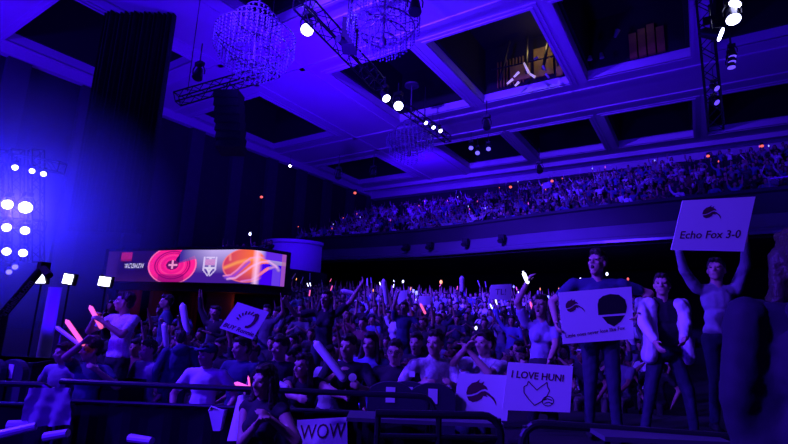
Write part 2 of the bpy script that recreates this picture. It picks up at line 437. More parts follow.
def led(x, y):            # image pixel offsets: x 0..164 along, y 0..33 down
    c = mixc((.010, .001, .045), (.02, .003, .12), x / 60)
    if x > 60:
        top = mixc((.05, .03, .35), (.55, .42, .9), (x - 62) / 30); bot = (.05, .01, .3)
        c = mixc(top, bot, y / 24)
    if x < 52: c = mixc(c, (.04, .006, .08), (y - 22) / 16)
    if 1 < x < 12 and 1 < y < 11: c = mixc(c, (.42, .012, .14), .55 + .4 * (y < 9))
    # lettering
    if 6 <= x < 26 and 13.4 <= y < 18.6:
        r = int((y - 13.4) / 5.2 * 6); gx = (x - 6.6 + (y - 16) * .25) / 3.1; k = int(gx)
        if 0 <= k < 6 and 0 <= r < 6:
            gc = int((gx - k) * 6)
            if gc < 5 and GLY["#CGWIN"[k]][r][gc] == '1': c = (.75, .7, .95)
    # pink ring letter G
    dx, dy = x - 53.5, (y - 15.5); rr = math.hypot(dx / 1.22, dy); an = math.degrees(math.atan2(-dy, dx))
    if rr < 20:
        g = mixc((1, .015, .3), (.85, .01, .28), math.sin(rr)); g = mixc(g, (.35, .005, .2), (y - 24) / 12)
        cov = 1.0
        if 15 < an < 62 and rr > 4 and dx > 3: cov = 0.0 if an > 24 else .2
        if rr < 5.0: cov = .12
        g = mixc(g, (.2, .0, .12), bl(rr - 14.2, .8)); g = mixc(g, (.3, .0, .14), bl(rr - 12.4, .6)); g = mixc(g, (1, .25, .55), bl(rr - 19.3, .7)); g = mixc(g, (1, .1, .4), bl(rr - 10, .7) * .5)
        if y > 25 and abs(dx) < 13: g = mixc(g, (.12, .0, .16), .45)
        c = mixc(c, g, cov)
    if (abs(dx) < 1.0 and -5 < dy < 4) or (abs(dy) < .9 and -4 < dx < 5): c = mixc(c, (1, .35, .7), .85)
    # crest
    sx, sy = x - 91, y - 16.5
    if abs(sx) < 7 and abs(sy) < 11:
        w = 6.0 if sy < 4 else 6.0 - (sy - 4) * .85
        edge = min(abs(abs(sx) - w), 9)
        if -9.5 < sy < 10 and (edge < .8 or (abs(sy + 9) < .8 and abs(sx) < 4.4)): c = mixc(c, (.75, .6, 1), .8)
        elif -9 < sy < 9 and abs(sx) < w:
            if -7 < sy < -1: c = mixc(c, (.9, .3, .7), .65 if int(x * 1.4 + y * .7) % 2 else .35)
            elif 1 < sy < 2.3 or (2 < sy < 7 and abs(abs(sx) - (6 - sy) * .75) < 1): c = mixc(c, (.85, .75, 1), .8)
            elif abs(sx) < 1.4: c = mixc(c, (.85, .75, 1), .6)
    # fireball
    fx, fy = x - 127, y - 15.5; fr = math.hypot(fx / 1.42, fy)
    if fr < 17:
        o = mixc((.55, .02, .16), (1, .16, .04), (fx + 26) / 34); o = mixc(o, (.4, .01, .18), (fy - 2) / 16)
        o = mixc(o, (1, .35, .1), bl(polyd(x, y, [(106, 18), (118, 13), (132, 9), (146, 7)]), 2.6) * .9)
        o = mixc(o, (1, .2, .2), bl(fr - 16.2, 1.0)); o = mixc(o, (1, .3, .3), bl(polyd(x, y, [(110, 4), (111, 10)]), 2) * .7)
        c = mixc(c, o, min(1, (17 - fr)))
    sw1 = polyd(x, y, [(106, 26), (113, 25), (119, 20), (125, 13), (131, 8), (140, 6), (150, 8)])
    sw2 = polyd(x, y, [(110, 29), (118, 28), (126, 22), (133, 16), (142, 11), (150, 9.5), (157, 13), (160, 17)])
    sw3 = polyd(x, y, [(124, 31), (134, 29), (142, 23), (149, 17), (156, 14)])
    c = mixc(c, (.25, .06, .8), bl(polyd(x, y, [(108, 27.5), (116, 26), (123, 19), (130, 12)]), 2.2) * .9)
    c = mixc(c, (1, .3, .75), bl(sw1, 1.3) * .75); c = mixc(c, (.95, .45, 1), bl(sw2, 1.6) * .8); c = mixc(c, (.8, .25, .9), bl(sw3, 1.4) * .7)
    if x > 138:
        if sw2 > 2 and y > 12 and sw3 > 1.5: c = mixc(c, (.05, .0, .9), (x - 138) / 6)
        elif y < 8: c = mixc(c, (.12, .02, .8), (x - 142) / 5)
    c = mixc(c, (1, .6, 1), bl(x - 137.5, 4.5) * .85)  # hot reflection on the curved board, painted into the screen colour
    if 154 < x < 162 and y > 15: c = mixc(c, (.2, .08, .75), .5)
    if x > 162.5: c = mixc(c, (.5, .12, .3), .6)
    return c
def ledboard():
    root = thing('led_board', (-16.5, 10.8, 2.45), 'long curved LED board glowing with a pink ring letter and an orange fireball', 'screen')
    nx, nz = 328, 66; rs = resample([(-21.3, 10.12)] + BP[1:], nx); zt, zb = 3.84, 2.58
    off = .06; pts = []
    for i in range(nx + 1):
        a = rs[max(0, i - 1)]; b = rs[min(nx, i + 1)]; d = Vector((b[0] - a[0], b[1] - a[1], 0)).normalized(); nrm = Vector((d.y, -d.x, 0))
        pts.append((Vector((rs[i][0], rs[i][1], 0)) + nrm * off, nrm))
    # board columns projected through the camera to image pixel x
    X = [px_of((p.x, p.y, 3.1))[0] for p, _ in pts]
    mb = MB()
    for j in range(nz + 1):
        z = zt + (zb - zt) * j / nz
        for p, nrm in pts: mb.v.append((p.x, p.y, z))
    for j in range(nz):
        for i in range(nx): mb.f.append((j * (nx + 1) + i, (j + 1) * (nx + 1) + i, (j + 1) * (nx + 1) + i + 1, j * (nx + 1) + i + 1)); mb.m.append(0)
    m = bpy.data.materials.new('led_screen'); m.use_nodes = True; nt = m.node_tree; nt.nodes.clear()
    at_ = nt.nodes.new('ShaderNodeAttribute'); at_.attribute_name = 'screen'; em = nt.nodes.new('ShaderNodeEmission'); em.inputs[1].default_value = 1.0
    ou = nt.nodes.new('ShaderNodeOutputMaterial'); nt.links.new(at_.outputs['Color'], em.inputs[0]); nt.links.new(em.outputs[0], ou.inputs[0])
    me = mb.mesh('screen', m); a = me.color_attributes.new('screen', 'FLOAT_COLOR', 'CORNER')
    data = []
    x0, x1 = X[0], X[-1]
    for j in range(nz):
        for i in range(nx):
            # artwork x taken from the column's image pixel position
            u = (X[i] - 118) if X[i] < 282 else 164
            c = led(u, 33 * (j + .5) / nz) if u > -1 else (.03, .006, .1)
            data += [c[0], c[1], c[2], 1] * 4
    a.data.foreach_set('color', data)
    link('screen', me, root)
    fr = MB(); fr.tube([(p.x, p.y, zt + .05) for p, _ in pts[::8]], .05, 6); fr.tube([(p.x, p.y, zb - .05) for p, _ in pts[::8]], .05, 6)
    fr.obj('frame', m_dark, root)
ledboard()

# wall below the side box, faintly red drapes and plain panels
def box_under():
    for i, (a, b, lab, mm) in enumerate(((118, 138, 'dull red drape hanging below the LED board at its left end', mat('red_drape', (.35, .03, .04), .85)), (149, 168, 'brownish panel below the LED board next to the red drape', mat('brown_panel', (.2, .13, .13), .8)),
                                  (178, 196, 'narrow dark red drape below the middle of the LED board', mat('red_drape', (.3, .03, .04), .85)), (206, 232, 'wide brownish panel below the LED board at its right end', mat('brown_panel', (.2, .13, .13), .8)))):
        Y_ = (10.7, 11.2, 12.0, 12.4)[i]; p = aty(a, 300, Y_); q = aty(b, 300, Y_); mb = MB(); n = 24
        vs = []
        for k in range(n + 1):
            x = p.x + (q.x - p.x) * k / n; w = .06 * math.sin(k * 1.7) if 'drape' in lab else .0
            vs += [(x, Y_ + w, .62), (x, Y_ + w, 2.24), (x, Y_ + .12 + w, 2.24), (x, Y_ + .12 + w, .62)]
        fs = [(4 * k + j, 4 * k + (j + 1) % 4, 4 * k + 4 + (j + 1) % 4, 4 * k + 4 + j) for k in range(n) for j in range(4)]
        mb.add(vs, fs + [(0, 1, 2, 3), (4 * n + 3, 4 * n + 2, 4 * n + 1, 4 * n)])
        tag(mb.obj('drape' if 'drape' in lab else 'wall_panel', mm), lab, 'drape' if 'drape' in lab else 'wall panel')
box_under()

# ================================================================== HANGING THINGS
def truss(a, b, s, label, seglen=None, up=Vector((0, 0, 1)), mtl=None):
    a = Vector(a); b = Vector(b); d = (b - a).normalized(); w = d.cross(up).normalized(); u = w.cross(d).normalized(); L = (b - a).length
    root = thing('truss', a, label, 'truss'); h = s / 2; mtl = mtl or m_alu
    cr = [u * h + w * h, u * h - w * h, -u * h - w * h, -u * h + w * h]
    for c in cr:
        m_ = MB(); m_.cyl(a + c, b + c, s * .075, seg=8); m_.obj('chord', mtl, root)
    n = max(2, int(L / (s * 1.0))); lat = MB()
    for f in range(4):
        c0, c1 = cr[f], cr[(f + 1) % 4]
        for k in range(n):
            p = a + d * (L * k / n); q = a + d * (L * (k + 1) / n)
            lat.cyl(p + (c0 if k % 2 else c1), q + (c1 if k % 2 else c0), s * .04, seg=5)
        for k in (0, n): lat.cyl(a + d * (L * k / n) + c0, a + d * (L * k / n) + c1, s * .05, seg=5)
    lat.obj('lattice', mtl, root)
    return root
def hang(p, z=CZ, r=.012):
    m_ = MB(); m_.cyl(p, (p[0], p[1], z), r, seg=6); return m_

def moving_head(pos, aim, rad, label, group=None, lens=None, hz=None, squash=1.0, name='stage_light', stem=.35):
    pos = Vector(pos); aim = Vector(aim).normalized()
    root = thing(name, pos, label, 'stage light', group); dark = m_blackmetal
    h = MB(); back = pos - aim * rad * 2.6
    h.cyl(back, pos - aim * rad * .1, rad * .75, rad * 1.12, 20); h.cyl(back - aim * rad * .5, back, rad * .45, rad * .75, 16); h.obj('lamp_head', dark, root)
    l_ = MB(); l_.cyl(pos - aim * rad * .1, pos + aim * .01, rad, rad, 24); l_.obj('lens', lens or m_lens, root)
    side = aim.cross(Vector((0, 0, 1)))
    side = side.normalized() if side.length > .05 else Vector((1, 0, 0))
    mid = pos - aim * rad * 1.3; y = MB(); top = mid + Vector((0, 0, rad * 2.0))
    for s_ in (-1, 1): y.tube([mid + side * s_ * rad * 1.25, mid + side * s_ * rad * 1.3 + Vector((0, 0, rad)), top + side * s_ * rad * .8], rad * .14, 6)
    y.box((-rad, -rad * .6, 0), (rad, rad * .6, rad * .8), mtx=Matrix.Translation(top)); y.obj('yoke', dark, root)
    if stem: s2 = MB(); s2.cyl(top + Vector((0, 0, rad * .8)), top + Vector((0, 0, rad * .8 + stem)), rad * .13, seg=6); s2.obj('hanging_clamp', dark, root)
    return root

# black masking drape hanging at the left
def drape():
    p = at(95.5, 64, 15); q = at(168, 64, 15); zt = CZ - .01; zb = at(130, 238, 15).z; n = 90; vs = []
    d = (q - p); d.z = 0; nr = Vector((-d.y, d.x, 0)).normalized()
    for k in range(n + 1):
        b_ = p + d * (k / n) + nr * (.09 * math.sin(k * 1.05) + .04 * math.sin(k * .43))
        vs += [(b_.x, b_.y, zb), (b_.x, b_.y, zt), (b_.x + nr.x * .05, b_.y + nr.y * .05, zt), (b_.x + nr.x * .05, b_.y + nr.y * .05, zb)]
    fs = [(4 * k + j, 4 * k + (j + 1) % 4, 4 * k + 4 + (j + 1) % 4, 4 * k + 4 + j) for k in range(n) for j in range(4)]
    mb = MB(); mb.add(vs, fs + [(0, 1, 2, 3), (4 * n + 3, 4 * n + 2, 4 * n + 1, 4 * n)])
    tag(mb.obj('masking_drape', m_drape), 'tall black masking drape hanging from the ceiling at the left', 'drape')
drape()

TA = (at(177, 99, 13.5), at(277, 70, 13.5))
truss(TA[0], TA[1], .30, 'short lattice truss hanging beside the big chandelier')
for t, w_ in ((.1, 'left'), (.9, 'right')):
    m_ = MB(); p = TA[0].lerp(TA[1], t); m_.cyl(p + Vector((0, 0, .15)), (p.x, p.y, CZ - .03), .012, seg=6)
    tag(m_.obj('truss_cable', m_blackmetal), 'thin steel cable carrying the %s end of the short truss' % w_, 'cable')
TB = (at(300, 0, 11.0), at(380, 76, 15.0)); TB[1].z = TB[0].z
truss(TB[0], TB[1], .36, 'dark lattice truss running away below the ceiling at top centre')
TC = (at(396, 102, 17.5), at(448, 138, 21)); TC[1].z = TC[0].z
for q_, w_ in ((TB[0].lerp(TB[1], .5), 'middle truss'), (TC[0].lerp(TC[1], .5), 'far truss with three small lamps')):
    m_ = MB(); m_.cyl(q_ + Vector((0, 0, .1)), (q_.x, q_.y, CZ - .03), .015, seg=6); tag(m_.obj('truss_cable', m_blackmetal), 'thin steel cable carrying the ' + w_, 'cable')
truss(TC[0], TC[1], .3, 'far lattice truss with three small lamps beyond the centre')
TD = (at(716, 128, 12.5), at(716, 128, 12.5)); TD[0].z = CZ - .15
truss(TD[0], TD[1], .34, 'dark vertical lattice truss dropping at the right', up=Vector((1, 0, 0)), mtl=mat('black_powder_coat', (.006, .006, .008), .7))
# line array hung from the short truss
root = thing('line_array', at(229, 95, 13.4), 'dark stack of loudspeaker cabinets hanging under the short truss', 'loudspeaker')
for k in range(7):
    p = at(229 + .4 * k, 97 + k * 8.5, 13.4); mb = MB(); mt = Matrix.Translation(p) @ Matrix.Rotation(math.radians(30), 4, 'Z') @ Matrix.Rotation(math.radians(-k * 2.5), 4, 'X')
    mb.box((-.36, -.25, -.115), (.36, .25, .115), 0, mt)
    mb.box((-.33, -.262, -.095), (.33, -.25, .095), 0, mt)
    c_ = mb.obj('cabinet', m_dark, root)
mb = MB(); p = at(229, 92, 13.4); mb.tube([p + Vector((-.3, 0, 0)), p + Vector((0, 0, .25)), p + Vector((.3, 0, 0))], .02); mb.obj('rigging_frame', m_blackmetal, root)
# dark projector on a rod
root = thing('projector', at(350, 32, 11.5), 'dark projector hanging on a rod near the top centre', 'projector')
p = at(350, 34, 11.5)
mb = MB(); mb.box((-.18, -.25, -.42), (.18, .25, .3), 0, Matrix.Translation(p) @ Matrix.Rotation(.6, 4, 'Z')); mb.obj('housing', m_dark, root)
mb = MB(); mb.cyl(p + Vector((0, 0, .3)), (p.x, p.y, CZ), .03, seg=8); mb.obj('rod', m_blackmetal, root)
mb = MB(); mb.cyl(p + Vector((0, -.2, -.3)), p + Vector((0, -.42, -.36)), .07, .09, 14); mb.obj('lens_barrel', m_dark, root)

def lookcam(p): return (C0 - Vector(p)).normalized()
# single big round lights
p = at(307, 30, 12); moving_head(p, Vector((.15, -.35, -1)) + lookcam(p) * .55, .155, 'bright round lamp between the big chandelier and the truss, top centre')
p = at(398.5, 106, 15.5); moving_head(p, lookcam(p) + Vector((.2, 0, -.5)), .15, 'bright round lamp under the middle coffer')
p = at(386.5, 98.5, 15.5); moving_head(p, lookcam(p) * .35 + Vector((.5, .1, -.8)), .13, 'tilted lamp seen edge-on left of the bright round lamp under the middle coffer')
for i, (x, y) in enumerate(((426, 123), (433.5, 127.5), (440.5, 131))):
    p = at(x, y, 18.5); moving_head(p, lookcam(p) * .4 + Vector((.5, .1, -.8)), .07, ['left', 'middle', 'right'][i] + ' lamp of the small row of three on the far truss')
for i, (x, y) in enumerate(((471, 148), (477.5, 153), (488.5, 149))):
    p = at(x, y, 19); moving_head(p, lookcam(p) + Vector((0, 0, -.8)), .09, ['left', 'lowest', 'right'][i] + ' lamp of the far cluster hanging over the balcony', lens=mat('lens_mid', (.4, .4, .8), .3, emit=(.2, .15, 1), es=1.2))
p = at(290, 166, 20); moving_head(p, lookcam(p), .05, 'tiny starlike lamp hanging before the left wall', lens=m_lens)
p = at(735, 4, 11); moving_head(p, lookcam(p) * .22 + Vector((-.6, .1, -.9)), .13, 'topmost lamp on the right truss, tilted and cut by the frame')
p = at(733.5, 19.5, 11); moving_head(p, lookcam(p) * .7 + Vector((.1, 0, -1)), .145, 'broad oval lamp on the right truss, the brightest there')
p = at(721, 34.5, 11); moving_head(p, lookcam(p) * .25 + Vector((1.0, .2, -.35)), .15, 'narrow tilted lamp on the right truss below the oval one')
for i, (x, y) in enumerate(((732.5, 57), (732, 62.3), (731.5, 67.5))):
    p = at(x, y, 12.4); moving_head(p, lookcam(p) * .18 + Vector((.0, .1, -1)), .09, ['upper', 'middle', 'lower'][i] + ' of the three slit lamps in a tight stack on the right truss', lens=mat('lens_violet', (.4, .4, .8), .3, emit=(.16, .08, 1), es=1.1))
for i, (x, y) in enumerate(((717, 88.5), (717, 102.5))):
    p = at(x, y, 12.4); moving_head(p, lookcam(p) * .5 + Vector((.7, .1, -.6)), .075, ['upper', 'lower'][i] + ' of the two smallest lamps at the foot of the right truss', lens=mat('lens_violet', (.4, .4, .8), .3, emit=(.16, .08, 1), es=1.1))
# dark unlit fixtures
for i, (x, y, d) in enumerate(((197, 78, 13.3), (415, 12, 10), (338, 178, 21), (373, 176, 22), (540, 172, 21), (487, 128, 17))):
    p = at(x, y, d); moving_head(p, Vector((.2, -.3, -1)), .13, ['unlit lamp on top of the short truss', 'small unlit lamp near the top edge beside the projector', 'unlit lamp far left in the last coffer', 'unlit lamp in the last coffer near the balcony corner', 'unlit lamp hanging over the balcony crowd', 'unlit lamp hanging over the middle of the hall'][i], lens=m_blackmetal, stem=.6)

# chandeliers
def chandelier(c, r, h, label, drops=14):
    c = Vector(c); root = thing('chandelier', c, label, 'chandelier')
    st = MB(); tiers_ = [(1.0, 0), (.86, -.22), (.64, -.42), (.38, -.58), (.6, .35), (.3, .62)]
    for a, z in tiers_:
        ring = MB(); pts = [c + Vector((math.cos(t) * r * a, math.sin(t) * r * a, z * h)) for t in [2 * PI * k / 36 for k in range(37)]]
        ring.tube(pts, .018, 6); ring.obj('ring', m_bronze, root)
        n = max(8, int(drops * a * 2.2))
        for k in range(n):
            t = 2 * PI * k / n + z; p = c + Vector((math.cos(t) * r * a, math.sin(t) * r * a, z * h))
            for q in range(5):
                e = p - Vector((0, 0, .05 + q * .075 * h)); s_ = .024
                st.add([e + Vector(v) * s_ for v in ((1, 0, 0), (0, 1, 0), (-1, 0, 0), (0, -1, 0), (0, 0, 1.5), (0, 0, -1.5))], [(0, 1, 4), (1, 2, 4), (2, 3, 4), (3, 0, 4), (1, 0, 5), (2, 1, 5), (3, 2, 5), (0, 3, 5)])
    o = st.obj('crystal_drops', m_crystal, root); o['kind'] = 'stuff'
    m_ = MB(); m_.cyl(c + Vector((0, 0, -.6 * h)), (c.x, c.y, CZ), .03, seg=8); m_.ell(c + Vector((0, 0, -.62 * h)), (.09, .09, .12)); m_.cyl((c.x, c.y, CZ - .08), (c.x, c.y, CZ), .3, seg=24); m_.obj('stem', m_bronze, root)
    arms = MB()
    for k in range(10):
        t = 2 * PI * k / 10; dv = Vector((math.cos(t), math.sin(t), 0)); arms.tube([c + Vector((0, 0, .1)), c + dv * r * .5 - Vector((0, 0, .12 * h)), c + dv * r * .95], .014, 5)
    arms.obj('arms', m_bronze, root)
chandelier(at(256, 36, 12), 1.0, 1.25, 'big tiered crystal chandelier at top centre left', 22)
chandelier(at(384, 18, 11), .85, 1.0, 'crystal chandelier cut by the top edge right of the projector', 16)
chandelier(at(410, 138, 19), .95, 1.1, 'far crystal chandelier faint below the centre of the ceiling', 16)

# catwalk and lamps inside the lit coffer
def catwalk():
    root = thing('catwalk', (-5.5, 17.2, CZ + .4), 'dim yellow lit catwalk with lamps inside the central ceiling coffer', 'catwalk')
    a = aty(513, 58, 17.9); b = aty(536, 88, 17.9)
    for (x0, x1, z0, z1) in ((-5.1, -4.3, .45, 1.75), (-6.1, -5.25, .5, 1.2), (-4.2, -3.95, .3, 1.5)):
        mb = MB(); mb.box((x0, 17.97 + x0 * .02 + .1, CZ + z0), (x1, 18.06, CZ + z1)); mb.obj('back_board', m_brown, root)
    for k in range(9):
        mb = MB(); x = -6.7 + k * .14; mb.box((x, 17.98, CZ + .4), (x + .05, 18.08, CZ + 1.6)); mb.obj('slat', m_brown, root)
    mb = MB()
    for x0, x1 in ((-6.3, -5.9), (-5.2, -5.15), (-4.55, -4.2), (-3.95, -4.1)): mb.tube([(x0, 17.3, CZ + .35), (x1, 17.3, CZ + 2.0)], .06, 6)
    mb.tube([(-6.7, 17.3, CZ + .9), (-4.0, 17.3, CZ + .8)], .03, 6); mb.obj('rail', m_blackmetal, root)
    for (x0, y0, x1, y1) in ((507, 84, 513, 79), (514, 77, 519, 72), (524, 63, 529, 73), (530, 74, 535, 77), (515, 86, 519, 82), (538, 57, 534, 59), (545, 70, 543, 66), (549, 78, 546, 74)):
        m_ = MB(); m_.cyl(aty(x0, y0, 17.0), aty(x1, y1, 17.0), .04, .055, 12); m_.obj('lamp', m_warm if x0 < 535 else m_silver, root)
    root = thing('catwalk', (-1, 17.2, CZ + .4), 'very dim catwalk inside the coffer right of the lit one', 'catwalk')
    for k in range(4):
        mb = MB(); x = -1.5 + k * .3; mb.box((x, 17.95, CZ + .3), (x + .25, 18.08, CZ + 1.3 + .1 * (k % 3))); mb.obj('back_board', m_brown, root)
    for (x0, y0, x1, y1) in ((615, 37, 618, 30), (590, 56, 590, 60), (601, 53, 602, 58)):
        m_ = MB(); m_.cyl(aty(x0, y0, 17.2), aty(x1, y1, 17.2), .05, .09, 12); m_.obj('lamp', m_silver, root)
catwalk()
def light(kind, loc, color, energy, aim=None, size=.3, angle=60, blend=.6):
    l = bpy.data.lights.new('light', kind); l.color = color; l.energy = energy
    if kind == 'SPOT': l.spot_size = math.radians(angle); l.spot_blend = blend; l.shadow_soft_size = size
    elif kind == 'POINT': l.shadow_soft_size = size
    elif kind == 'AREA': l.size = size
    loc = scale_if_on(loc); aim = scale_if_on(aim) if aim is not None else None
    if SCALE_ON[0]: l.energy = energy * HALL_SCALE * HALL_SCALE; l.shadow_soft_size = size * HALL_SCALE
    o = bpy.data.objects.new('light', l); o.location = loc; col.objects.link(o)
    if aim is not None: o.rotation_euler = (Vector(aim) - Vector(loc)).to_track_quat('-Z', 'Y').to_euler()
    return o
BLUE = (.035, .0, 1.0); VIO = (.13, .045, 1.0)
light('POINT', (-4.6, 17.1, CZ + 1.5), (1, .7, .25), 13, size=.08)
light('POINT', (-1.0, 17.3, CZ + 1.3), (1, .7, .25), .5, size=.08)

# exit and aisle lamps (red specks)
reds = [(261.5, 197, 21, 'red', 'on the left wall above the LED board'), (355, 193, 27, 'red', 'at the far balcony corner'), (510.5, 187, 24, 'red', 'over the centre of the balcony crowd'),
        (708, 156, 18, 'red', 'above the raised white sign'), (762, 146, 17.5, 'red', 'above the right end of the balcony'), (552, 181, 24, 'red', 'beside the blue placard in the balcony')]
for i, (x, y, d, k, w) in enumerate(reds):
    p = at(x, y, d); root = thing('exit_lamp', p, 'small glowing red lamp ' + w, 'lamp')
    r_ = .05 * d / 24 * 1.3; mb = MB(); mb.ell(p, (r_ * 1.2, r_ * 1.2, r_)); mb.obj('bulb', m_red, root)
    mb = MB(); mb.box((-r_, 0, r_), (r_, r_ * 1.5, r_ * 3), 0, Matrix.Translation(p)); mb.obj('bracket', m_blackmetal, root)

SCALE_ON[0] = False
# ================================================================== STAGE SIDE (left)
SD = 13.0
stl = [(15, 167.5, .07), (32, 171, .065), (43.5, 174, .065), (7.5, 204.5, .12), (25.5, 207.5, .15), (6.5, 227.5, .105), (25, 230.5, .105), (6.5, 251.5, .10), (23, 253, .10)]
for i, (x, y, r_) in enumerate(stl):
    p = at(x, y, SD)
    lab = ['first', 'second', 'third'][i] + ' small lamp from the left in the top row of the stage rig' if i < 3 else ['left', 'right'][(i - 3) % 2] + ' lamp of the ' + ['big glaring pair', 'middle pair', 'lowest pair'][(i - 3) // 2] + ' in the stage rig'
    moving_head(p, lookcam(p), r_, lab, lens=m_lensb if i in (3, 4) else m_lens, stem=.12)
for i, (x, y) in enumerate(((9, 272), (15, 267))):
    p = at(x, y, SD); moving_head(p, lookcam(p) + Vector((.8, 0, 0)), .07, ['dim turned-off lamp low in the stage rig', 'dim lamp just above the turned-off one in the stage rig'][i], lens=m_lensd, stem=.1)
for x, w in ((-2, 'left'), (16, 'middle'), (36, 'right')):
    truss(at(x, 150, SD + .5), at(x, 262, SD + .5), .3, w + ' upright truss of the stage rig behind the lamps', up=Vector((1, 0, 0)))
truss(at(-12, 156, SD + .5), at(62, 168, SD + .5), .3, 'level truss across the top of the stage rig', mtl=m_blackmetal)
truss(at(-12, 222, SD + .5), at(42, 226, SD + .5), .3, 'level truss across the middle of the stage rig', mtl=m_blackmetal)
# square panel lights on stands
for i, (x, y, w, h) in enumerate(((40, 278, 11, 10), (68, 279, 10, 9.5), (104.5, 281.5, 11, 9))):
    d = 9.0; p = at(x, y, d); lab = ['square panel light on a stand, leftmost and partly hidden by a black truss bar', 'square panel light on a stand, in the middle of three', 'square panel light on a stand, rightmost of three'][i]
    root = thing('panel_light', (p.x, p.y, 0), lab, 'stage light'); W = w * d / FPX / 2; H = h * d / FPX / 2
    mt = Matrix.Translation(p) @ Matrix.Rotation(math.atan2(FW.y, FW.x) - PI / 2 + (.1, -.1, .05)[i], 4, 'Z') @ Matrix.Rotation((-.05, .12, .08)[i], 4, 'Y')
    mb = MB(); mb.prism([(-W * (.55 if i == 0 else 1), H), (-W, -H), (W, -H), (W * (.55 if i == 0 else 1), H)], -.01, .0, 0, mt @ Matrix.Rotation(PI / 2, 4, 'X') @ Matrix.Translation((0, 0, .01))); mb.obj('light_face', m_panel, root)
    mb = MB(); mb.box((-W - .02, .015, -H - .02), (W + .02, .1, H + .02), 0, mt); mb.obj('housing', m_dark, root)
    mb = MB(); b_ = p + FW * .06; mb.cyl((b_.x, b_.y, .5), (b_.x, b_.y, p.z - H), .018, seg=8); mb.obj('pole', m_blackmetal, root)
    for k in range(3):
        mb = MB(); a = 2 * PI * k / 3; mb.cyl((b_.x, b_.y, .6), (b_.x + .45 * math.cos(a), b_.y + .45 * math.sin(a), .02), .014, seg=6); mb.obj('leg', m_blackmetal, root)

def text_mesh(s, size=1.0, bold=0.0, shear=0.0):
    cu = bpy.data.curves.new('t', 'FONT'); cu.body = s; cu.size = size; cu.offset = bold; cu.shear = shear; cu.resolution_u = 3; cu.align_x = 'CENTER'; cu.align_y = 'CENTER'
    o = bpy.data.objects.new('t', cu); col.objects.link(o); dg = bpy.context.evaluated_depsgraph_get()
    me = bpy.data.meshes.new_from_object(o.evaluated_get(dg)); v = [x.co.copy() for x in me.vertices]; f = [tuple(p.vertices) for p in me.polygons]
    bpy.data.objects.remove(o); bpy.data.meshes.remove(me); bpy.data.curves.remove(cu)
    return v, f
# diagonal boom with white lettering
a = at(-6, 325, 7.5); b = at(44, 266, 7.5)
root = thing('boom_arm', a, 'black camera boom rising diagonally with white lettering at far left', 'camera crane')
mb = MB(); d = (b - a).normalized(); mb.cyl(a, b, .07, .06, 12); mb.obj('arm', m_blackmetal, root)
mb = MB(); mb.box((-.07, -.07, -.06), (.07, .07, .06), 0, Matrix.Translation(at(44, 266, 7.5))); mb.cyl(at(43, 268, 7.4), at(49, 276, 7.3), .05, .06, 10); mb.obj('camera_head', m_dark, root)
mb = MB(); q = at(6, 311, 7.5); mb.cyl((q.x, q.y, 0), q, .05, seg=10); mb.obj('pedestal', m_blackmetal, root)
v, f = text_mesh('christielites.com', .13, .004)
n_ = (C0 - (a + b) / 2); n_ = (n_ - d * n_.dot(d)).normalized(); u_ = n_.cross(d); cc = at(17, 298.0, 7.5) + n_ * .075
mb = MB(); mb.add([cc + d * p.x * .95 + u_ * p.y for p in v], f); mb.obj('lettering', mat('white_letter', (.7, .7, .75), .5), root)['label'] = 'white letters christielites.com'

# pale column of fabric lit from below
p = at(53.5, 300, 9.6); mb = MB(); n = 20; vs = []
for k in range(n):
    t = 2 * PI * k / n; r_ = .115 + .012 * math.sin(3 * t); vs.append((p.x + r_ * math.cos(t), p.y + r_ * math.sin(t)))
mb.prism(vs, .0, at(53, 287, 9.6).z); tag(mb.obj('fabric_column', mat('lycra', (.7, .7, .75), .7)), 'slim pale fabric column lit blue at the left', 'column')
# black equipment cases on the left
for i, (x, y, d, w, h, z) in enumerate(((15, 350, 6.5, 1.0, .9, 0), (112, 375, 5.6, .55, .8, 0), (140, 275, 11.5, .8, 1.1, 0))):
    p = at(x, y, d); root = thing('road_case', (p.x, p.y, z), ['large black road case at the far left edge', 'upright black case in front of the man with the pink sticks', 'black case in the dark below the LED board'][i], 'case')
    mt = Matrix.Translation((p.x, p.y, z)) @ Matrix.Rotation(math.atan2(FW.y, FW.x) - PI / 2, 4, 'Z')
    mb = MB(); mb.box((-w / 2, -.3, .02), (w / 2, .3, h), 0, mt); mb.obj('case_body', m_dark, root)
    for zz in (.03, h - .02): mb = MB(); mb.box((-w / 2 - .01, -.31, zz - .02), (w / 2 + .01, .31, zz + .02), 0, mt); mb.obj('edge_trim', m_blackmetal, root)

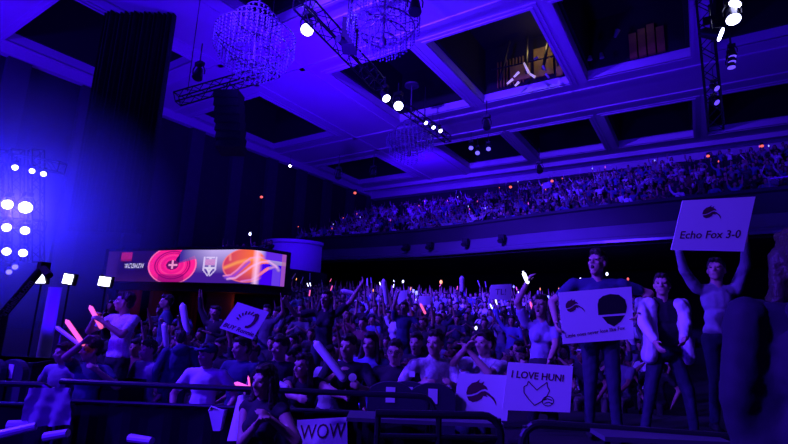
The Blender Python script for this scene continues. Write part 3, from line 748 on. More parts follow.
# ================================================================== PEOPLE
def ik(s, t, hint, l1, l2):
    s = Vector(s); t = Vector(t); d = t - s; L = min(d.length, (l1 + l2) * .985); d.normalize(); t = s + d * L
    x = (L * L + l1 * l1 - l2 * l2) / (2 * L); h = math.sqrt(max(l1 * l1 - x * x, 0)); hv = Vector(hint); hv = hv - d * hv.dot(d)
    hv = hv.normalized() if hv.length > 1e-4 else d.orthogonal().normalized()
    return s + d * x + hv * h, t
def hand(mb, w, d, nrm, side, s=1.0, curl=.35, fine=True):     # w wrist, d direction, nrm palm normal
    d = d.normalized(); nrm = (nrm - d * nrm.dot(d)).normalized(); sd = d.cross(nrm) * side
    if not fine:
        mb.cap(w, w + d * .13, .032, .022, 8, flat=.55, side=sd); return
    mb.cap(w - d * .01, w + d * .075, .032, .040, 10, flat=.42, side=sd)
    for k, (o, L, r) in enumerate(((.030, .068, .0088), (.010, .078, .0092), (-.010, .072, .0088), (-.029, .056, .008))):
        b0 = w + d * .075 + sd * o; a1 = curl; a2 = curl * 2.2
        d1 = (d * math.cos(a1) + nrm * math.sin(a1) + sd * o * 3.0).normalized(); d2 = (d * math.cos(a2) + nrm * math.sin(a2) + sd * o * 2).normalized()
        b1 = b0 + d1 * L * .55; b2 = b1 + d2 * L * .45
        mb.cap(b0 - d * .015, b1, r * 1.15, r, 7); mb.cap(b1, b2, r, r * .8, 7)
    t0 = w + d * .02 + sd * .028; t1 = t0 + (d * .6 + sd * .8 + nrm * .3).normalized() * .045; t2 = t1 + (d * .95 + sd * .25 + nrm * .4).normalized() * .03
    mb.cap(t0, t1, .0125, .0105, 7); mb.cap(t1, t2, .0105, .008, 7)

def figure(sit=False, hair='short', handR=None, handL=None, yaw=0, pitch=0, lean=0, slim=1.0, sleeves='short', jacket=False, fine=False, mouth=0.0,
           cap=False, spread=.0, legs=None, skirt=False, elbowR=None, elbowL=None, curl=.35, headtilt=0, hood=False, core=False, glasses=False):
    """returns dict of MB groups, all in local space, facing +Y, feet at z = 0"""
    hz = .47 if sit else .93
    g = {k: MB() for k in ('body', 'hair', 'shirt', 'trousers', 'shoes', 'shoes2', 'eye', 'eye2', 'mouth', 'cap', 'jacket', 'glasses')}
    LN = Matrix.Rotation(-lean, 3, 'X'); hip = Vector((0, 0, hz))
    def T(x, y, z): return hip + LN @ Vector((x, y, z - .93))
    w = slim
    shR = T(.185 * w, 0, 1.41); shL = T(-.185 * w, 0, 1.41)
    # torso volume (shirt)
    S = g['shirt']
    S.ell(T(0, .0, 1.30), (.165 * w, .115, .17), LN); S.ell(T(0, .01, 1.12), (.145 * w, .105, .16), LN); S.ell(T(0, 0, .98), (.16 * w, .115, .13), LN)
    S.cap(T(-.12 * w, 0, 1.405), T(.12 * w, 0, 1.405), .07, .07); S.cap(T(0, -.01, 1.36), T(0, 0, 1.46), .085, .062)
    if slim < .95: S.ell(T(-.065, .085, 1.27), (.06, .05, .06)); S.ell(T(.065, .085, 1.27), (.06, .05, .06))
    # neck + head
    B = g['body']
    hc = T(0, .03, 1.615); HR = Matrix.Rotation(yaw, 3, 'Z') @ Matrix.Rotation(headtilt, 3, 'Y') @ Matrix.Rotation(pitch, 3, 'X')
    def H(x, y, z): return hc + HR @ Vector((x, y, z))
    B.cap(T(0, -.005, 1.40), H(0, -.02, -.06), .058, .054)
    B.ell(H(0, -.015, .028), (.076, .094, .092), HR); B.ell(H(0, .018, -.035), (.062, .072, .085), HR)
    B.ell(H(0, .045, -.092 - mouth * .02), (.034, .032, .026), HR); B.cap(H(-.045, 0, -.06), H(0, .045, -.09 - mouth * .02), .024, .02, 8); B.cap(H(.045, 0, -.06), H(0, .045, -.09 - mouth * .02), .024, .02, 8)
    B.cap(H(0, .082, .012), H(0, .104, -.026), .011, .0155, 8); B.cap(H(-.014, .093, -.03), H(.014, .093, -.03), .009, .009, 6)
    B.cap(H(-.042, .068, .030), H(.042, .068, .030), .013, .013, 8)
    B.ell(H(-.04, .06, -.02), (.022, .02, .02), HR); B.ell(H(.04, .06, -.02), (.022, .02, .02), HR)
    if mouth < .3: B.cap(H(-.017, .083, -.058), H(.017, .083, -.058), .0085, .0085, 6)
    else:
        B.cap(H(-.015, .082, -.045), H(.015, .082, -.045), .007, .007, 6); B.cap(H(-.013, .076, -.083 - .012 * mouth), H(.013, .076, -.083 - .012 * mouth), .008, .008, 6)
        g['mouth'].ell(H(0, .082, -.065 - .004 * mouth), (.017, .012, .011 + .009 * mouth), HR, 10, 6)
    for s_ in (-1, 1):
        B.ell(H(s_ * .077, -.012, -.012), (.011, .02, .031), HR, 8, 6); g['eye' if s_ < 0 else 'eye2'].ell(H(s_ * .031, .078, .006), (.013, .008, .007), HR, 8, 6)
    if glasses:
        G = g['glasses']
        for s_ in (-1, 1):
            G.tube([H(s_ * .033 + .024 * math.cos(t), .098, .006 + .019 * math.sin(t)) for t in [2 * PI * k / 12 for k in range(13)]], .003, 5); G.tube([H(s_ * .057, .096, .008), H(s_ * .08, .0, .0)], .003, 5)
        G.tube([H(-.01, .1, .008), H(.01, .1, .008)], .003, 5)
    # hair
    Hh = g['hair']
    if hair != 'bald':
        Hh.ell(H(0, -.03, .05), (.084, .098, .088), HR); Hh.ell(H(0, .035, .095), (.062, .055, .034), HR); Hh.ell(H(0, -.06, -.005), (.072, .06, .07), HR)
        if hair == 'quiff': Hh.ell(H(0, .04, .105), (.062, .05, .036), HR)
        if hair == 'long':
            for s_ in (-1, 1): Hh.cap(H(s_ * .075, -.01, .03), H(s_ * .10, .0, -.17) * .5 + T(s_ * .10, .04, 1.42) * .5, .03, .034, 8)
            Hh.cap(H(0, -.07, .0), T(0, -.10, 1.33), .075, .06, 10)
        if hair == 'bun': Hh.ell(H(0, -.10, .10), (.045, .045, .045))
    if cap:
        K = g['cap']; K.ell(H(0, -.012, .06), (.087, .102, .075), HR, 16, 10); K.prism([(-.06, .05), (.06, .05), (.055, .14), (.03, .17), (-.03, .17), (-.055, .14)], .055, .068, 0, Matrix.Translation(hc) @ HR.to_4x4())
    # arms
    for side, sh, tgt, eh in ((1, shR, handR, elbowR), (-1, shL, handL, elbowL)):
        if tgt is None: tgt = sh + LN @ Vector((side * .08, .12 if sit else .02, -.50 if not sit else -.42))
        hint = eh or (side * .7, -.3, -.7)
        e, t = ik(sh, tgt, hint, .285, .255); d = (t - e).normalized()
        if sleeves == 'none':
            B.cap(sh, e, .052, .042); S.cap(sh - Vector((side * .03, 0, 0)), sh + (e - sh) * .08, .07, .06)
        elif sleeves == 'short':
            m2 = sh.lerp(e, .62); S.cap(sh, m2, .062, .058); B.cap(sh.lerp(e, .4), e, .043, .040)
        else:
            S.cap(sh, e, .060, .050); S.cap(e, e.lerp(t, .92), .050, .036)
        if sleeves != 'long': B.cap(e, t, .042, .026)
        else: B.cap(e.lerp(t, .7), t, .03, .026)
        if core: B.cap(T(0, 0, 1.38), sh, .04, .04); B.cap(sh, e, .036, .034); B.cap(e, t, .03, .024)
        nrm = Vector((-side, .4, 0)); nrm = nrm if abs(nrm.normalized().dot(d)) < .9 else Vector((0, 1, 0))
        hand(B, t, d, nrm, side, 1, curl, fine)
    if jacket:
        J = g['jacket']
        for side, sh, tgt, eh in ((1, shR, handR, elbowR), (-1, shL, handL, elbowL)):
            if tgt is None: tgt = sh + LN @ Vector((side * .08, .02, -.50))
            e, t = ik(sh, tgt, eh or (side * .7, -.3, -.7), .285, .255)
            J.cap(sh, e, .072, .058); J.cap(e, e.lerp(t, .88), .058, .044)
            J.cap(T(side * .13 * w, .04, 1.40), T(side * .155 * w, .06, 1.0), .08, .085); J.cap(T(side * .155 * w, .06, 1.0), T(side * .165 * w, .05, .86), .085, .085)
            J.cap(T(side * .04, -.06, 1.44), T(side * .10, .04, 1.38), .05, .05)
        J.ell(T(0, -.07, 1.25), (.17, .08, .2), LN); J.ell(T(0, -.07, 1.02), (.17, .085, .18), LN)
    # legs
    if core: B.cap(T(0, 0, 1.4), T(0, 0, .98), .075, .08)
    P = g['trousers']; P.ell(T(0, 0, .92), (.165 * w, .125, .12), LN)
    for side in (-1, 1):
        h0 = hip + Vector((side * .09, 0, -.03))
        if sit: kn = hip + Vector((side * (.12 + spread), .42, .0)); an = Vector((side * (.12 + spread), .45, .09))
        else: kn = Vector((side * (.10 + spread), .03, .50)); an = Vector((side * (.12 + spread * 1.4), -.02, .10))
        if legs: kn, an = legs[0 if side < 0 else 1]; kn = Vector(kn); an = Vector(an)
        if core: B.cap(T(0, 0, .98), h0, .07, .06); B.cap(h0, kn, .055, .045); B.cap(kn, an, .042, .035)
        P.cap(h0, kn, .092, .064); P.cap(kn, an, .062, .048)
        g['shoes' if side < 0 else 'shoes2'].cap(an + Vector((0, -.04, -.055)), an + Vector((side * .01, .15, -.065)), .042, .034, 8); g['shoes' if side < 0 else 'shoes2'].cap(an + Vector((0, 0, -.01)), an + Vector((0, -.01, -.05)), .045, .042, 8)
    if skirt: P.cap(T(0, 0, .95), hip + Vector((0, .02, -.28)), .15, .2, 14)
    if hood: g['jacket'].ell(T(0, -.09, 1.45), (.14, .09, .09))
    return g, hc

PART = {'body': 'body', 'hair': 'hair', 'shirt': 'shirt', 'trousers': 'trousers', 'shoes': 'shoe', 'shoes2': 'shoe', 'eye': 'eye', 'eye2': 'eye', 'mouth': 'mouth', 'cap': 'cap', 'jacket': 'jacket', 'glasses': 'glasses'}
def build_parts(root, g, mats, vox=.011, fold=.008):
    out = []
    for k, mbk in g.items():
        if not mbk.v: continue
        m_k = mats[k.rstrip('2')]
        if k in ('eye', 'eye2', 'mouth', 'glasses'): me = mbk.mesh(PART[k], m_k, True)
        else:
            v = {'body': vox, 'hair': vox, 'shoes': .02, 'shoes2': .02}.get(k, vox * 1.4)
            me = remesh(mbk, v, PART[k], m_k, smooth={'body': 2}.get(k, 5), fold={'shirt': fold, 'jacket': fold * 1.3, 'trousers': fold, 'hair': .012}.get(k, 0), fscale={'hair': 30}.get(k, 9))
        o = bpy.data.objects.new(PART[k], me); col.objects.link(o); o.parent = root; out.append(o)
    KIDS[root.name] = out
    return out
BASES = []
def hero(label, head, d, face, s=1.0, look=None, pitch=0, shirt=c_black, trousers=c_denim, jacketm=None, hR=None, hL=None, vox=.011, skin=None, hairm=None, capm=None, headtilt=0, base=None, **kw):
    """head: pixel of the head centre, d: depth, face: body facing angle as seen from the rail"""
    f = sdir(face); rz = math.atan2(-f.x, f.y); hw = at(head[0], head[1], d)
    yaw = 0
    if look is not None:
        l = sdir(look); yaw = math.atan2(-l.x, l.y) - rz; yaw = (yaw + PI) % (2 * PI) - PI
    _, hc = figure(yaw=yaw, pitch=pitch, **kw)
    if base is not None: s = (hw.z - base) / hc.z
    RZ = Matrix.Rotation(rz, 3, 'Z'); bp = hw - RZ @ (hc * s); BASES.append((label[:30], round(bp.z, 2), round(s, 2)))
    def loc(t):
        if t is None: return None
        return RZ.transposed() @ (at(*t) - bp) / s
    g, _ = figure(yaw=yaw, pitch=pitch, handR=loc(hR), handL=loc(hL), headtilt=headtilt, fine=True, core=True, **kw)
    root = thing('person', bp, label, 'person', rotz=rz); root.scale = (s, s, s)
    mats = dict(body=skin or m_hskin, hair=hairm or m_hair, shirt=shirt, trousers=trousers, shoes=m_dark, eye=m_eye, mouth=m_mouth, glasses=m_blackmetal, cap=capm or c_navy, jacket=jacketm or c_white)
    build_parts(root, g, mats, vox)
    return root

# --- right-hand group
hero('shouting young man with quiff hair behind the two-logo sign', (597, 263), 4.6, -15, look=-50, pitch=.25, shirt=c_navy, trousers=c_denim, hR=(556, 322, 4.46), hL=(638, 312, 4.42), elbowR=(1, -.2, -.6), elbowL=(-1, -.2, -.6), hair='quiff', mouth=1.0, sleeves='short', slim=1.14, base=.68, vox=.009)
hero('man in open white jacket over black shirt clapping', (662, 285), 4.5, 0, look=-35, pitch=.12, shirt=c_black, trousers=c_denim, jacketm=c_white, hR=(656, 345, 4.1), hL=(684, 343, 4.1), elbowR=(1, -.5, -.5), elbowL=(-1, -.5, -.5), slim=1.22, hair='short', sleeves='long', jacket=True, base=.68, vox=.009, spread=.1)
hero('man in grey sweater holding the raised winning score sign overhead', (716, 270), 5.0, -5, look=-45, pitch=.2, shirt=c_grey, trousers=c_denim, hR=(676, 243, 4.85), hL=(746, 238, 4.85), hair='short', sleeves='long', base=.68, elbowR=(1, 0, -.3), elbowL=(-1, 0, -.3), vox=.009)
hero('woman with raised glow stick holding the heart sign', (541, 306), 5.0, -10, look=-40, pitch=.15, shirt=c_lav, trousers=c_black, hR=(527, 283, 4.9), hL=(549, 364, 4.55), hair='long', sleeves='short', slim=.86, base=.35, mouth=.8, skirt=True, vox=.009)
hero('large dark figure seen from behind at the right edge', (803, 262), 1.9, 170, look=165, hL=(748, 475, 1.85), elbowL=(-.35, 0, -1), shirt=c_dusk, trousers=c_denim, hair='long', sleeves='long', slim=1.15, jacketm=c_dusk, jacket=True, hood=True, base=.2, vox=.012, skin=m_hskin)
# --- left group
hero('man in bright printed tee gripping pink glow sticks', (124, 302), 6.0, -25, look=-70, pitch=.1, shirt=c_patt, trousers=c_black, hR=(95, 318, 5.75), hL=(103, 322, 5.6), hair='short', cap=False, sleeves='short', slim=1.08, base=.05, elbowR=(1, 0, -1), vox=.010)
hero('woman in black tee spreading both arms wide in cheer', (326, 299), 6.6, -5, look=-20, pitch=.12, shirt=c_black, trousers=c_denim, hR=(287, 303, 6.4), hL=(361, 285, 6.6), hair='long', sleeves='short', slim=.88, base=.35, mouth=.8, vox=.010)
hero('man in bright white tee seated behind the rail', (207, 355), 5.3, 0, look=-30, shirt=c_white, sit=True, hair='short', cap=True, capm=c_navy, sleeves='short', base=0, vox=.011)
hero('boy in black tee with round chest badge leaning on a long inflatable stick', (348, 347), 5.4, 5, look=-20, shirt=c_black, sit=True, hair='short', sleeves='short', hR=(336, 374, 5.0), hL=(362, 388, 5.0), base=0, vox=.011)
hero('person in glasses and black shirt with a white square chest badge', (395, 352), 5.4, -5, look=-10, glasses=True, shirt=c_black, sit=True, hair='short', sleeves='short', base=0, vox=.011)
hero('man in pale patterned shirt seated next to the fox logo sign', (435, 343), 5.5, 25, look=-30, shirt=c_patt, sit=True, hair='short', sleeves='short', slim=1.12, hR=(420, 385, 5.1), hL=(452, 384, 5.1), base=0, vox=.011)
hero('woman in blue top seated between badge boy and glasses person', (370, 344), 5.9, 0, look=-20, shirt=c_blue, sit=True, hair='long', sleeves='short', slim=.86, base=0, vox=.012)
hero('person in white tee clapping above the fox logo sign', (484, 343), 5.7, -30, look=-50, shirt=c_patt, sit=True, hair='short', sleeves='short', hR=(466, 348, 5.4), hL=(470, 352, 5.4), base=0, vox=.012)
hero('dark haired person turned away in blue hooded top behind the white tee man', (180, 338), 6.0, -140, shirt=c_navy, hair='short', sleeves='long', sit=False, jacket=True, jacketm=c_navy, hood=True, base=-.02, s=.85, vox=.012)
hero('man in dark blue shirt seated below the tilted white sign', (241, 348), 5.7, -20, look=-40, shirt=c_navy, sit=True, hair='short', sleeves='short', base=0, vox=.012)
hero('man in dark polo shirt seated right of the pink light', (280, 348), 5.6, 0, look=-30, shirt=c_black, sit=True, hair='short', sleeves='short', base=0, vox=.012)
hero('front row person in black bending over the blank poster', (264, 381), 3.75, -20, look=-30, shirt=c_black, sit=True, hair='long', sleeves='none', hR=(257, 424, 3.5), hL=(272, 420, 3.5), slim=.9, base=0, vox=.010)
hero('person resting bare forearms along the rail above the WOW sign', (303, 366), 4.95, 0, look=-40, shirt=c_black, hair='long', sit=True, sleeves='none', hR=(308, 411, 4.15), hL=(368, 408, 4.2), slim=.92, base=.0, lean=.35, vox=.010)
hero('person in grey tee seated at the left behind the barrier', (63, 353), 5.6, -10, look=-30, shirt=c_grey, sit=True, hair='short', sleeves='short', base=0, vox=.012)
hero('child lifting pink stick beside the man in printed tee', (91, 350), 5.3, -10, look=-40, shirt=c_navy, sit=True, hair='short', sleeves='short', hR=(84, 342, 5.1), hL=(99, 372, 5.0), base=0, vox=.012)
hero('dark figure with headset standing far below the LED board', (166, 302), 8.8, -60, shirt=c_navy, hair='short', sleeves='short', base=0.0, vox=.014, hR=(163, 322, 8.5))
hero('person in glasses and dark top with bent raised arm mid crowd', (404, 308), 8.0, 0, look=-20, glasses=True, shirt=c_navy, hair='short', sleeves='short', hR=(398, 292, 7.8), hL=(418, 327, 7.7), base=.45, vox=.014)
hero('shouting person in dark tee seated at left of the patterned shirt man', (416, 343), 6.6, -10, look=-20, shirt=c_black, sit=True, hair='short', sleeves='short', base=0, vox=.014, mouth=.6)
hero('person in striped top left of the printed tee man, low in the dark', (148, 350), 6.0, -20, look=-30, shirt=c_grey, sit=True, hair='short', sleeves='short', base=0, vox=.013)
print('BASES', BASES)

for (hx, d_, h_, w_) in ((326, 6.6, .35, 'the woman spreading both arms'), (541, 5.0, .35, 'the woman holding the heart sign'), (404, 8.0, .45, 'the glasses wearer standing mid crowd')):
    b_ = at(hx, 310, d_); mb = MB(); mb.box((b_.x - .3, b_.y - .3, 0.002), (b_.x + .3, b_.y + .3, h_ - .02)); mb.box((b_.x - .31, b_.y - .31, h_ - .02), (b_.x + .31, b_.y + .31, h_)); tag(mb.obj('support_box', m_dark), 'low black step added to support ' + w_, 'step')  # box added as a support under each raised figure
# --- the rest of the crowd: built once per pose, then copied
VAR = []
def up(side, x, y, z): return Vector((side * x, y, z))
specs = [dict(sit=False, handR=Vector((.30, .1, 1.95)), handL=Vector((-.30, .12, 1.93)), hair='short', mouth=.7),
         dict(sit=False, handR=Vector((.12, .32, 1.30)), handL=Vector((-.06, .33, 1.32)), hair='short'),
         dict(sit=True, handR=Vector((.08, .40, .62)), handL=Vector((-.08, .40, .62)), hair='short', yaw=.2),
         dict(sit=False, handR=Vector((.26, .15, 1.98)), hair='long', slim=.86),
         dict(sit=True, handR=Vector((.06, .34, .98)), handL=Vector((-.05, .34, 1.0)), hair='long', slim=.88, yaw=-.2),
         dict(sit=False, handL=Vector((-.33, .2, 1.85)), handR=Vector((.2, .3, 1.2)), hair='quiff', mouth=.8),
         dict(sit=True, cap=True, hair='short', handR=Vector((.15, .36, .55)), lean=.15),
         dict(sit=True, hair='bun', slim=.88, handL=Vector((-.2, .2, 1.5)), yaw=.3),
         dict(sit=False, hair='long', slim=.86, handR=Vector((.10, .34, 1.42)), handL=Vector((-.10, .34, 1.42)), sleeves='long'),
         dict(sit=False, handR=Vector((.36, .05, 1.9)), handL=Vector((-.1, .3, 1.25)), hair='short', sleeves='long')]
DESC = ['standing cheering with both arms up', 'standing and clapping', 'seated with hands together', 'long haired, standing with one arm up', 'long haired, seated and clapping',
        'standing shouting with a raised arm', 'seated in a cap', 'seated with hair bun and raised hand', 'long haired, clapping in long sleeves', 'standing in long sleeves with a raised arm']
smats = dict(body=m_skin, hair=m_hairr, shirt=m_shirt, trousers=m_trou, shoes=m_dark, eye=m_eye, mouth=m_mouth, cap=m_shirt, jacket=m_shirt)
order = ['body', 'hair', 'shirt', 'trousers', 'shoes', 'eye', 'mouth', 'cap']
def merged(parts, name='person'):
    mb = MB(); ml = []
    for p in parts:
        me = p.data; mi = len(ml); ml.append(me.materials[0])
        mb.add([v.co for v in me.vertices], [tuple(q.vertices) for q in me.polygons], mi)
    return mb.mesh(name, ml, True)
for i, sp in enumerate(specs):
    g, hc = figure(core=True, **sp)
    root = bpy.data.objects.new('person', None); root.empty_display_size = .1; col.objects.link(root); root['category'] = 'person'
    parts = build_parts(root, g, smats, .016, .01)
    g, hc = figure(**sp); tr = bpy.data.objects.new('tmp', None); tp = build_parts(tr, g, smats, .018, .01); me = merged(tp)
    for o in tp: bpy.data.objects.remove(o)
    bpy.data.objects.remove(tr)
    # light version for the far rows
    o = bpy.data.objects.new('tmp', me.copy()); col.objects.link(o); q = o.modifiers.new('d', 'DECIMATE'); q.ratio = .045
    dg = bpy.context.evaluated_depsgraph_get(); lo = bpy.data.meshes.new_from_object(o.evaluated_get(dg)); bpy.data.objects.remove(o)
    VAR.append(dict(root=root, me=me, lo=lo, hz=hc.z, used=False))

T0 = Vector((-9, -3, 0))
def facing(p, j=.35):
    f = (T0 - Vector(p)); f = Vector((f.x, f.y, 0)).normalized(); c = (C0 - Vector(p)); c = Vector((c.x, c.y, 0)).normalized()
    f = (f * .55 + c * .45).normalized()
    return math.atan2(-f.x, f.y) + R.uniform(-j, j)
# places kept clear for the people and signs already built
keep = [(597, 4.6), (662, 4.5), (716, 5), (541, 5), (124, 6), (326, 6.6), (207, 5.3), (348, 5.4), (395, 5.4), (435, 5.5), (370, 5.9), (484, 5.7), (180, 6), (241, 5.7), (280, 5.6), (318, 4.9), (63, 5.6), (91, 5.3), (166, 8.8), (404, 8), (416, 6.6), (148, 6)]
KP = [at(x, 310, d) for x, d in keep]
spots = []
row = 0; d = 6.35
while d < 30.5:
    z = rake(d)
    lat0 = (118 - 394) / FPX * d; lat1 = ((560 if d < 8 else 655) - 394) / FPX * d
    if d > 12: lat1 = (650 - 394) / FPX * d
    x = lat0 + R.uniform(0, .3); k = 0
    while x < lat1:
        p = fl(x, d + R.uniform(-.1, .1), z)
        ok = all((Vector((p.x, p.y, 0)) - Vector((q.x, q.y, 0))).length > .42 for q in KP) and p.x > XL * HALL_SCALE + 1
        qx = px_of(p + Vector((0, 0, 1)))[0]
        if qx < 292:
            p.z = .001
            if d > (12.5 if qx < 250 else 14.5): ok = False
        if ok:
            sp = (row, k, p); spots.append(sp); k += 1
        x += R.uniform(.5, .66)
    row += 1; d += .9
print('lower spots', len(spots), 'rows', row)
ROWN = ['first', 'second', 'third', 'fourth']
ORD = ['first', 'second', 'third', 'fourth', 'fifth', 'sixth', 'seventh', 'eighth', 'ninth', 'tenth', 'eleventh', 'twelfth', 'thirteenth', 'fourteenth', 'fifteenth', 'sixteenth', 'seventeenth', 'eighteenth', 'nineteenth', 'twentieth', 'twenty-first', 'twenty-second', 'twenty-third', 'twenty-fourth']
stuff = MB(); smat = [m_skin]
farmats = [mat('far_skin', (.42, .26, .2), .6), mat('far_hair', (.03, .02, .02), .6), mat('far_white', (.7, .7, .72), .8), mat('far_dark', (.02, .02, .03), .8), mat('far_grey', (.3, .3, .34), .8), mat('far_blue', (.1, .1, .3), .8)]
def add_far(mb, v, p, rz, s, pal=(2, 3, 4, 2, 5, 3, 3)):
    me = VAR[v]['lo']; mt = Matrix.Translation(p) @ Matrix.Rotation(rz, 4, 'Z') @ Matrix.Scale(s, 4)
    names = [m.name for m in me.materials]; sh = R.choice(pal)
    mp = {'skin': 0, 'hair_mixed': 1, 'shirt_mixed': sh, 'trousers_mixed': 3}
    mi = [mp.get(n, 3) for n in names]; o = len(mb.v)
    mb.v += [tuple(mt @ x.co) for x in me.vertices]
    for q in me.polygons: mb.f.append(tuple(a + o for a in q.vertices)); mb.m.append(mi[q.material_index])
NLOW = 0; HANDS = []
for row, k, p in spots:
    stand = R.random() < (.10 if row < 6 else .62)
    qx = px_of(p + Vector((0, 0, 1)))[0]
    if row < 1: stand = R.random() < .12
    if row < 3 and (285 < qx < 372 or 392 < qx < 414 or qx < 285): stand = False
    v = R.choice([0, 1, 3, 5, 8, 9, 1, 8]) if stand else R.choice([2, 4, 6, 7, 2, 6])
    s = R.uniform(.92, 1.04); rz = facing(p)
    if stand and v in (0, 3, 5, 9): HANDS.append((p, rz, s, v, row))
    V = VAR[v]
    if row < 4:
        if not V['used']: r_ = V['root']; V['used'] = True
        else: r_ = copy_tree(V['root'])
        r_.location = p; r_.rotation_euler = (0, 0, rz); r_.scale = (s, s, s)
        r_['label'] = 'spectator %s, %s from left, %s crowd row' % (DESC[v], ORD[min(k, 23)], ROWN[row]); r_['category'] = 'person'; r_['group'] = 'crowd in the near rows'
        NLOW += 1
    elif NLOW < 185:
        o = bpy.data.objects.new('person', V['me']); col.objects.link(o); o.location = p; o.rotation_euler = (0, 0, rz); o.scale = (s, s, s)
        tag(o, 'distant spectator %s in the middle rows' % DESC[v], 'person', 'middle row spectators %s' % DESC[v]); NLOW += 1
    else: add_far(stuff, v, p, rz, s)
for V in VAR:
    if not V['used']:
        for c_ in KIDS[V['root'].name]: bpy.data.objects.remove(c_)
        bpy.data.objects.remove(V['root'])
tag(stuff.obj('distant_crowd', farmats, smooth=True), 'uncountable far crowd filling the rows under the balcony', 'crowd', kind='stuff')

# balcony crowd
bs = []
for k in range(12):
    x = -20.9
    while x < 7.5:
        y = by(x) + 1.05 + .72 * k; p = cam_scale((x, y + R.uniform(-.06, .06), 5.1 + .325 * k)); q = px_of(p)
        vis = -5 < q[0] < 800 and R.random() < (.95 if x > -15 else .6)
        if 695 < q[0] < 745: vis = vis and R.random() < .4
        if vis: bs.append(((p - C0).length, p))
        x += R.uniform(.34, .44)
bs.sort(key=lambda t: t[0]); print('balcony', len(bs))
stuff = MB(); BH = []
for i, (_, p) in enumerate(bs):
    v = R.choice([0, 1, 3, 5, 8, 9, 1, 8]) if R.random() < .6 else R.choice([2, 4, 6]); s = R.uniform(.94, 1.06); rz = facing(p)
    if v in (0, 3, 5, 9): BH.append((p, rz, s, v))
    if i < 90:
        o = bpy.data.objects.new('person', VAR[v]['me']); col.objects.link(o); o.location = p; o.rotation_euler = (0, 0, rz); o.scale = (s, s, s)
        tag(o, 'tiny spectator %s at the balcony front' % DESC[v], 'person', 'balcony spectators %s' % DESC[v])
    else: add_far(stuff, v, p, rz, s, [2, 3, 4, 5, 2, 4])
tag(stuff.obj('balcony_crowd', farmats, smooth=True), 'dense uncountable crowd filling the upper rows of the balcony', 'crowd', kind='stuff')
# few people in the side box above the LED board
bx = 0
for i, x in enumerate((226, 231, 237, 243, 254, 262, 268, 276, 288, 297)):
    q = aty(x, 250, 12.9 + R.uniform(0, 1.2)); q.z = 3.34; q.x = min(q.x, -14.7); q = cam_scale(q)
    if x > 282: q = cam_scale(Vector((-17.3 + (x - 292) * .08, 17.2, 3.56)))
    v = R.choice([1, 3, 8, 5]); o = bpy.data.objects.new('person', VAR[v]['me']); col.objects.link(o); o.location = q; o.rotation_euler = (0, 0, facing(q))
    tag(o, 'spectator in the side box above the LED board, %s from the left' % ORD[i], 'person', 'spectators in the side box')

# small glowing things held up in the crowd
def stick_at(p, dirv, L, r, m, label, group, name='glow_stick', cat='glow stick'):
    mb = MB(); mb.cap(p, Vector(p) + Vector(dirv).normalized() * L, r, r * .9, 8); tag(mb.obj(name, m, smooth=True), label, cat, group)
def handpos(p, rz, s, v):
    hp = specs[v].get('handR') if v != 5 else specs[v]['handL']
    return Vector(p) + Matrix.Rotation(rz, 3, 'Z') @ (hp * s) + Vector((0, 0, .1))
R.shuffle(HANDS); R.shuffle(BH)
for i, (p, rz, s, v, row) in enumerate(HANDS[:45]):
    q = handpos(p, rz, s, v); k = i % 6
    if k in (0, 1): stick_at(q, (R.uniform(-.8, .8), R.uniform(-.5, .5), 1), .34, .03, m_vinyl, 'white inflatable stick held up in the crowd', 'white sticks in the crowd', 'inflatable_stick', 'inflatable stick')
    elif k == 2: stick_at(q, (R.uniform(-.5, .5), R.uniform(-.5, .5), 1), .12, .018, m_whiteglow, 'tiny white glowing light held up in the crowd', 'white lights in the crowd')
    elif k == 3: stick_at(q, (R.uniform(-.5, .5), R.uniform(-.5, .5), 1), .16, .018, m_pink, 'tiny pink glowing stick held up in the crowd', 'pink sticks in the crowd')
    elif k == 4:
        mb = MB(); mb.box((-.04, -.005, -.07), (.04, .005, .07), 0, Matrix.Translation(q) @ Matrix.Rotation(rz, 4, 'Z')); tag(mb.obj('phone', m_phone), 'small phone with a lit screen held up in the crowd', 'phone', 'phones in the crowd')
    else: stick_at(q, (R.uniform(-.5, .5), R.uniform(-.5, .5), 1), .12, .016, m_orange, 'tiny orange glowing light held up in the crowd', 'orange lights in the crowd')
for i, (p, rz, s, v) in enumerate(BH[:54]):
    q = handpos(p, rz, s, v); k = i % 6
    if k in (0, 1, 4): stick_at(q, (R.uniform(-.8, .8), 0, 1), .34, .03, m_vinyl, 'white inflatable stick held up in the balcony', 'white sticks in the balcony', 'inflatable_stick', 'inflatable stick')
    elif k == 2: stick_at(q, (0, 0, 1), .06, .03, m_red, 'tiny red light held in the balcony', 'red lights in the balcony')
    elif k == 3: stick_at(q, (0, 0, 1), .06, .03, m_phone, 'tiny blue-white light held in the balcony', 'blue-white lights in the balcony')
    else: stick_at(q, (0, 0, 1), .1, .025, m_pink, 'tiny pink light held in the balcony', 'pink lights in the balcony')
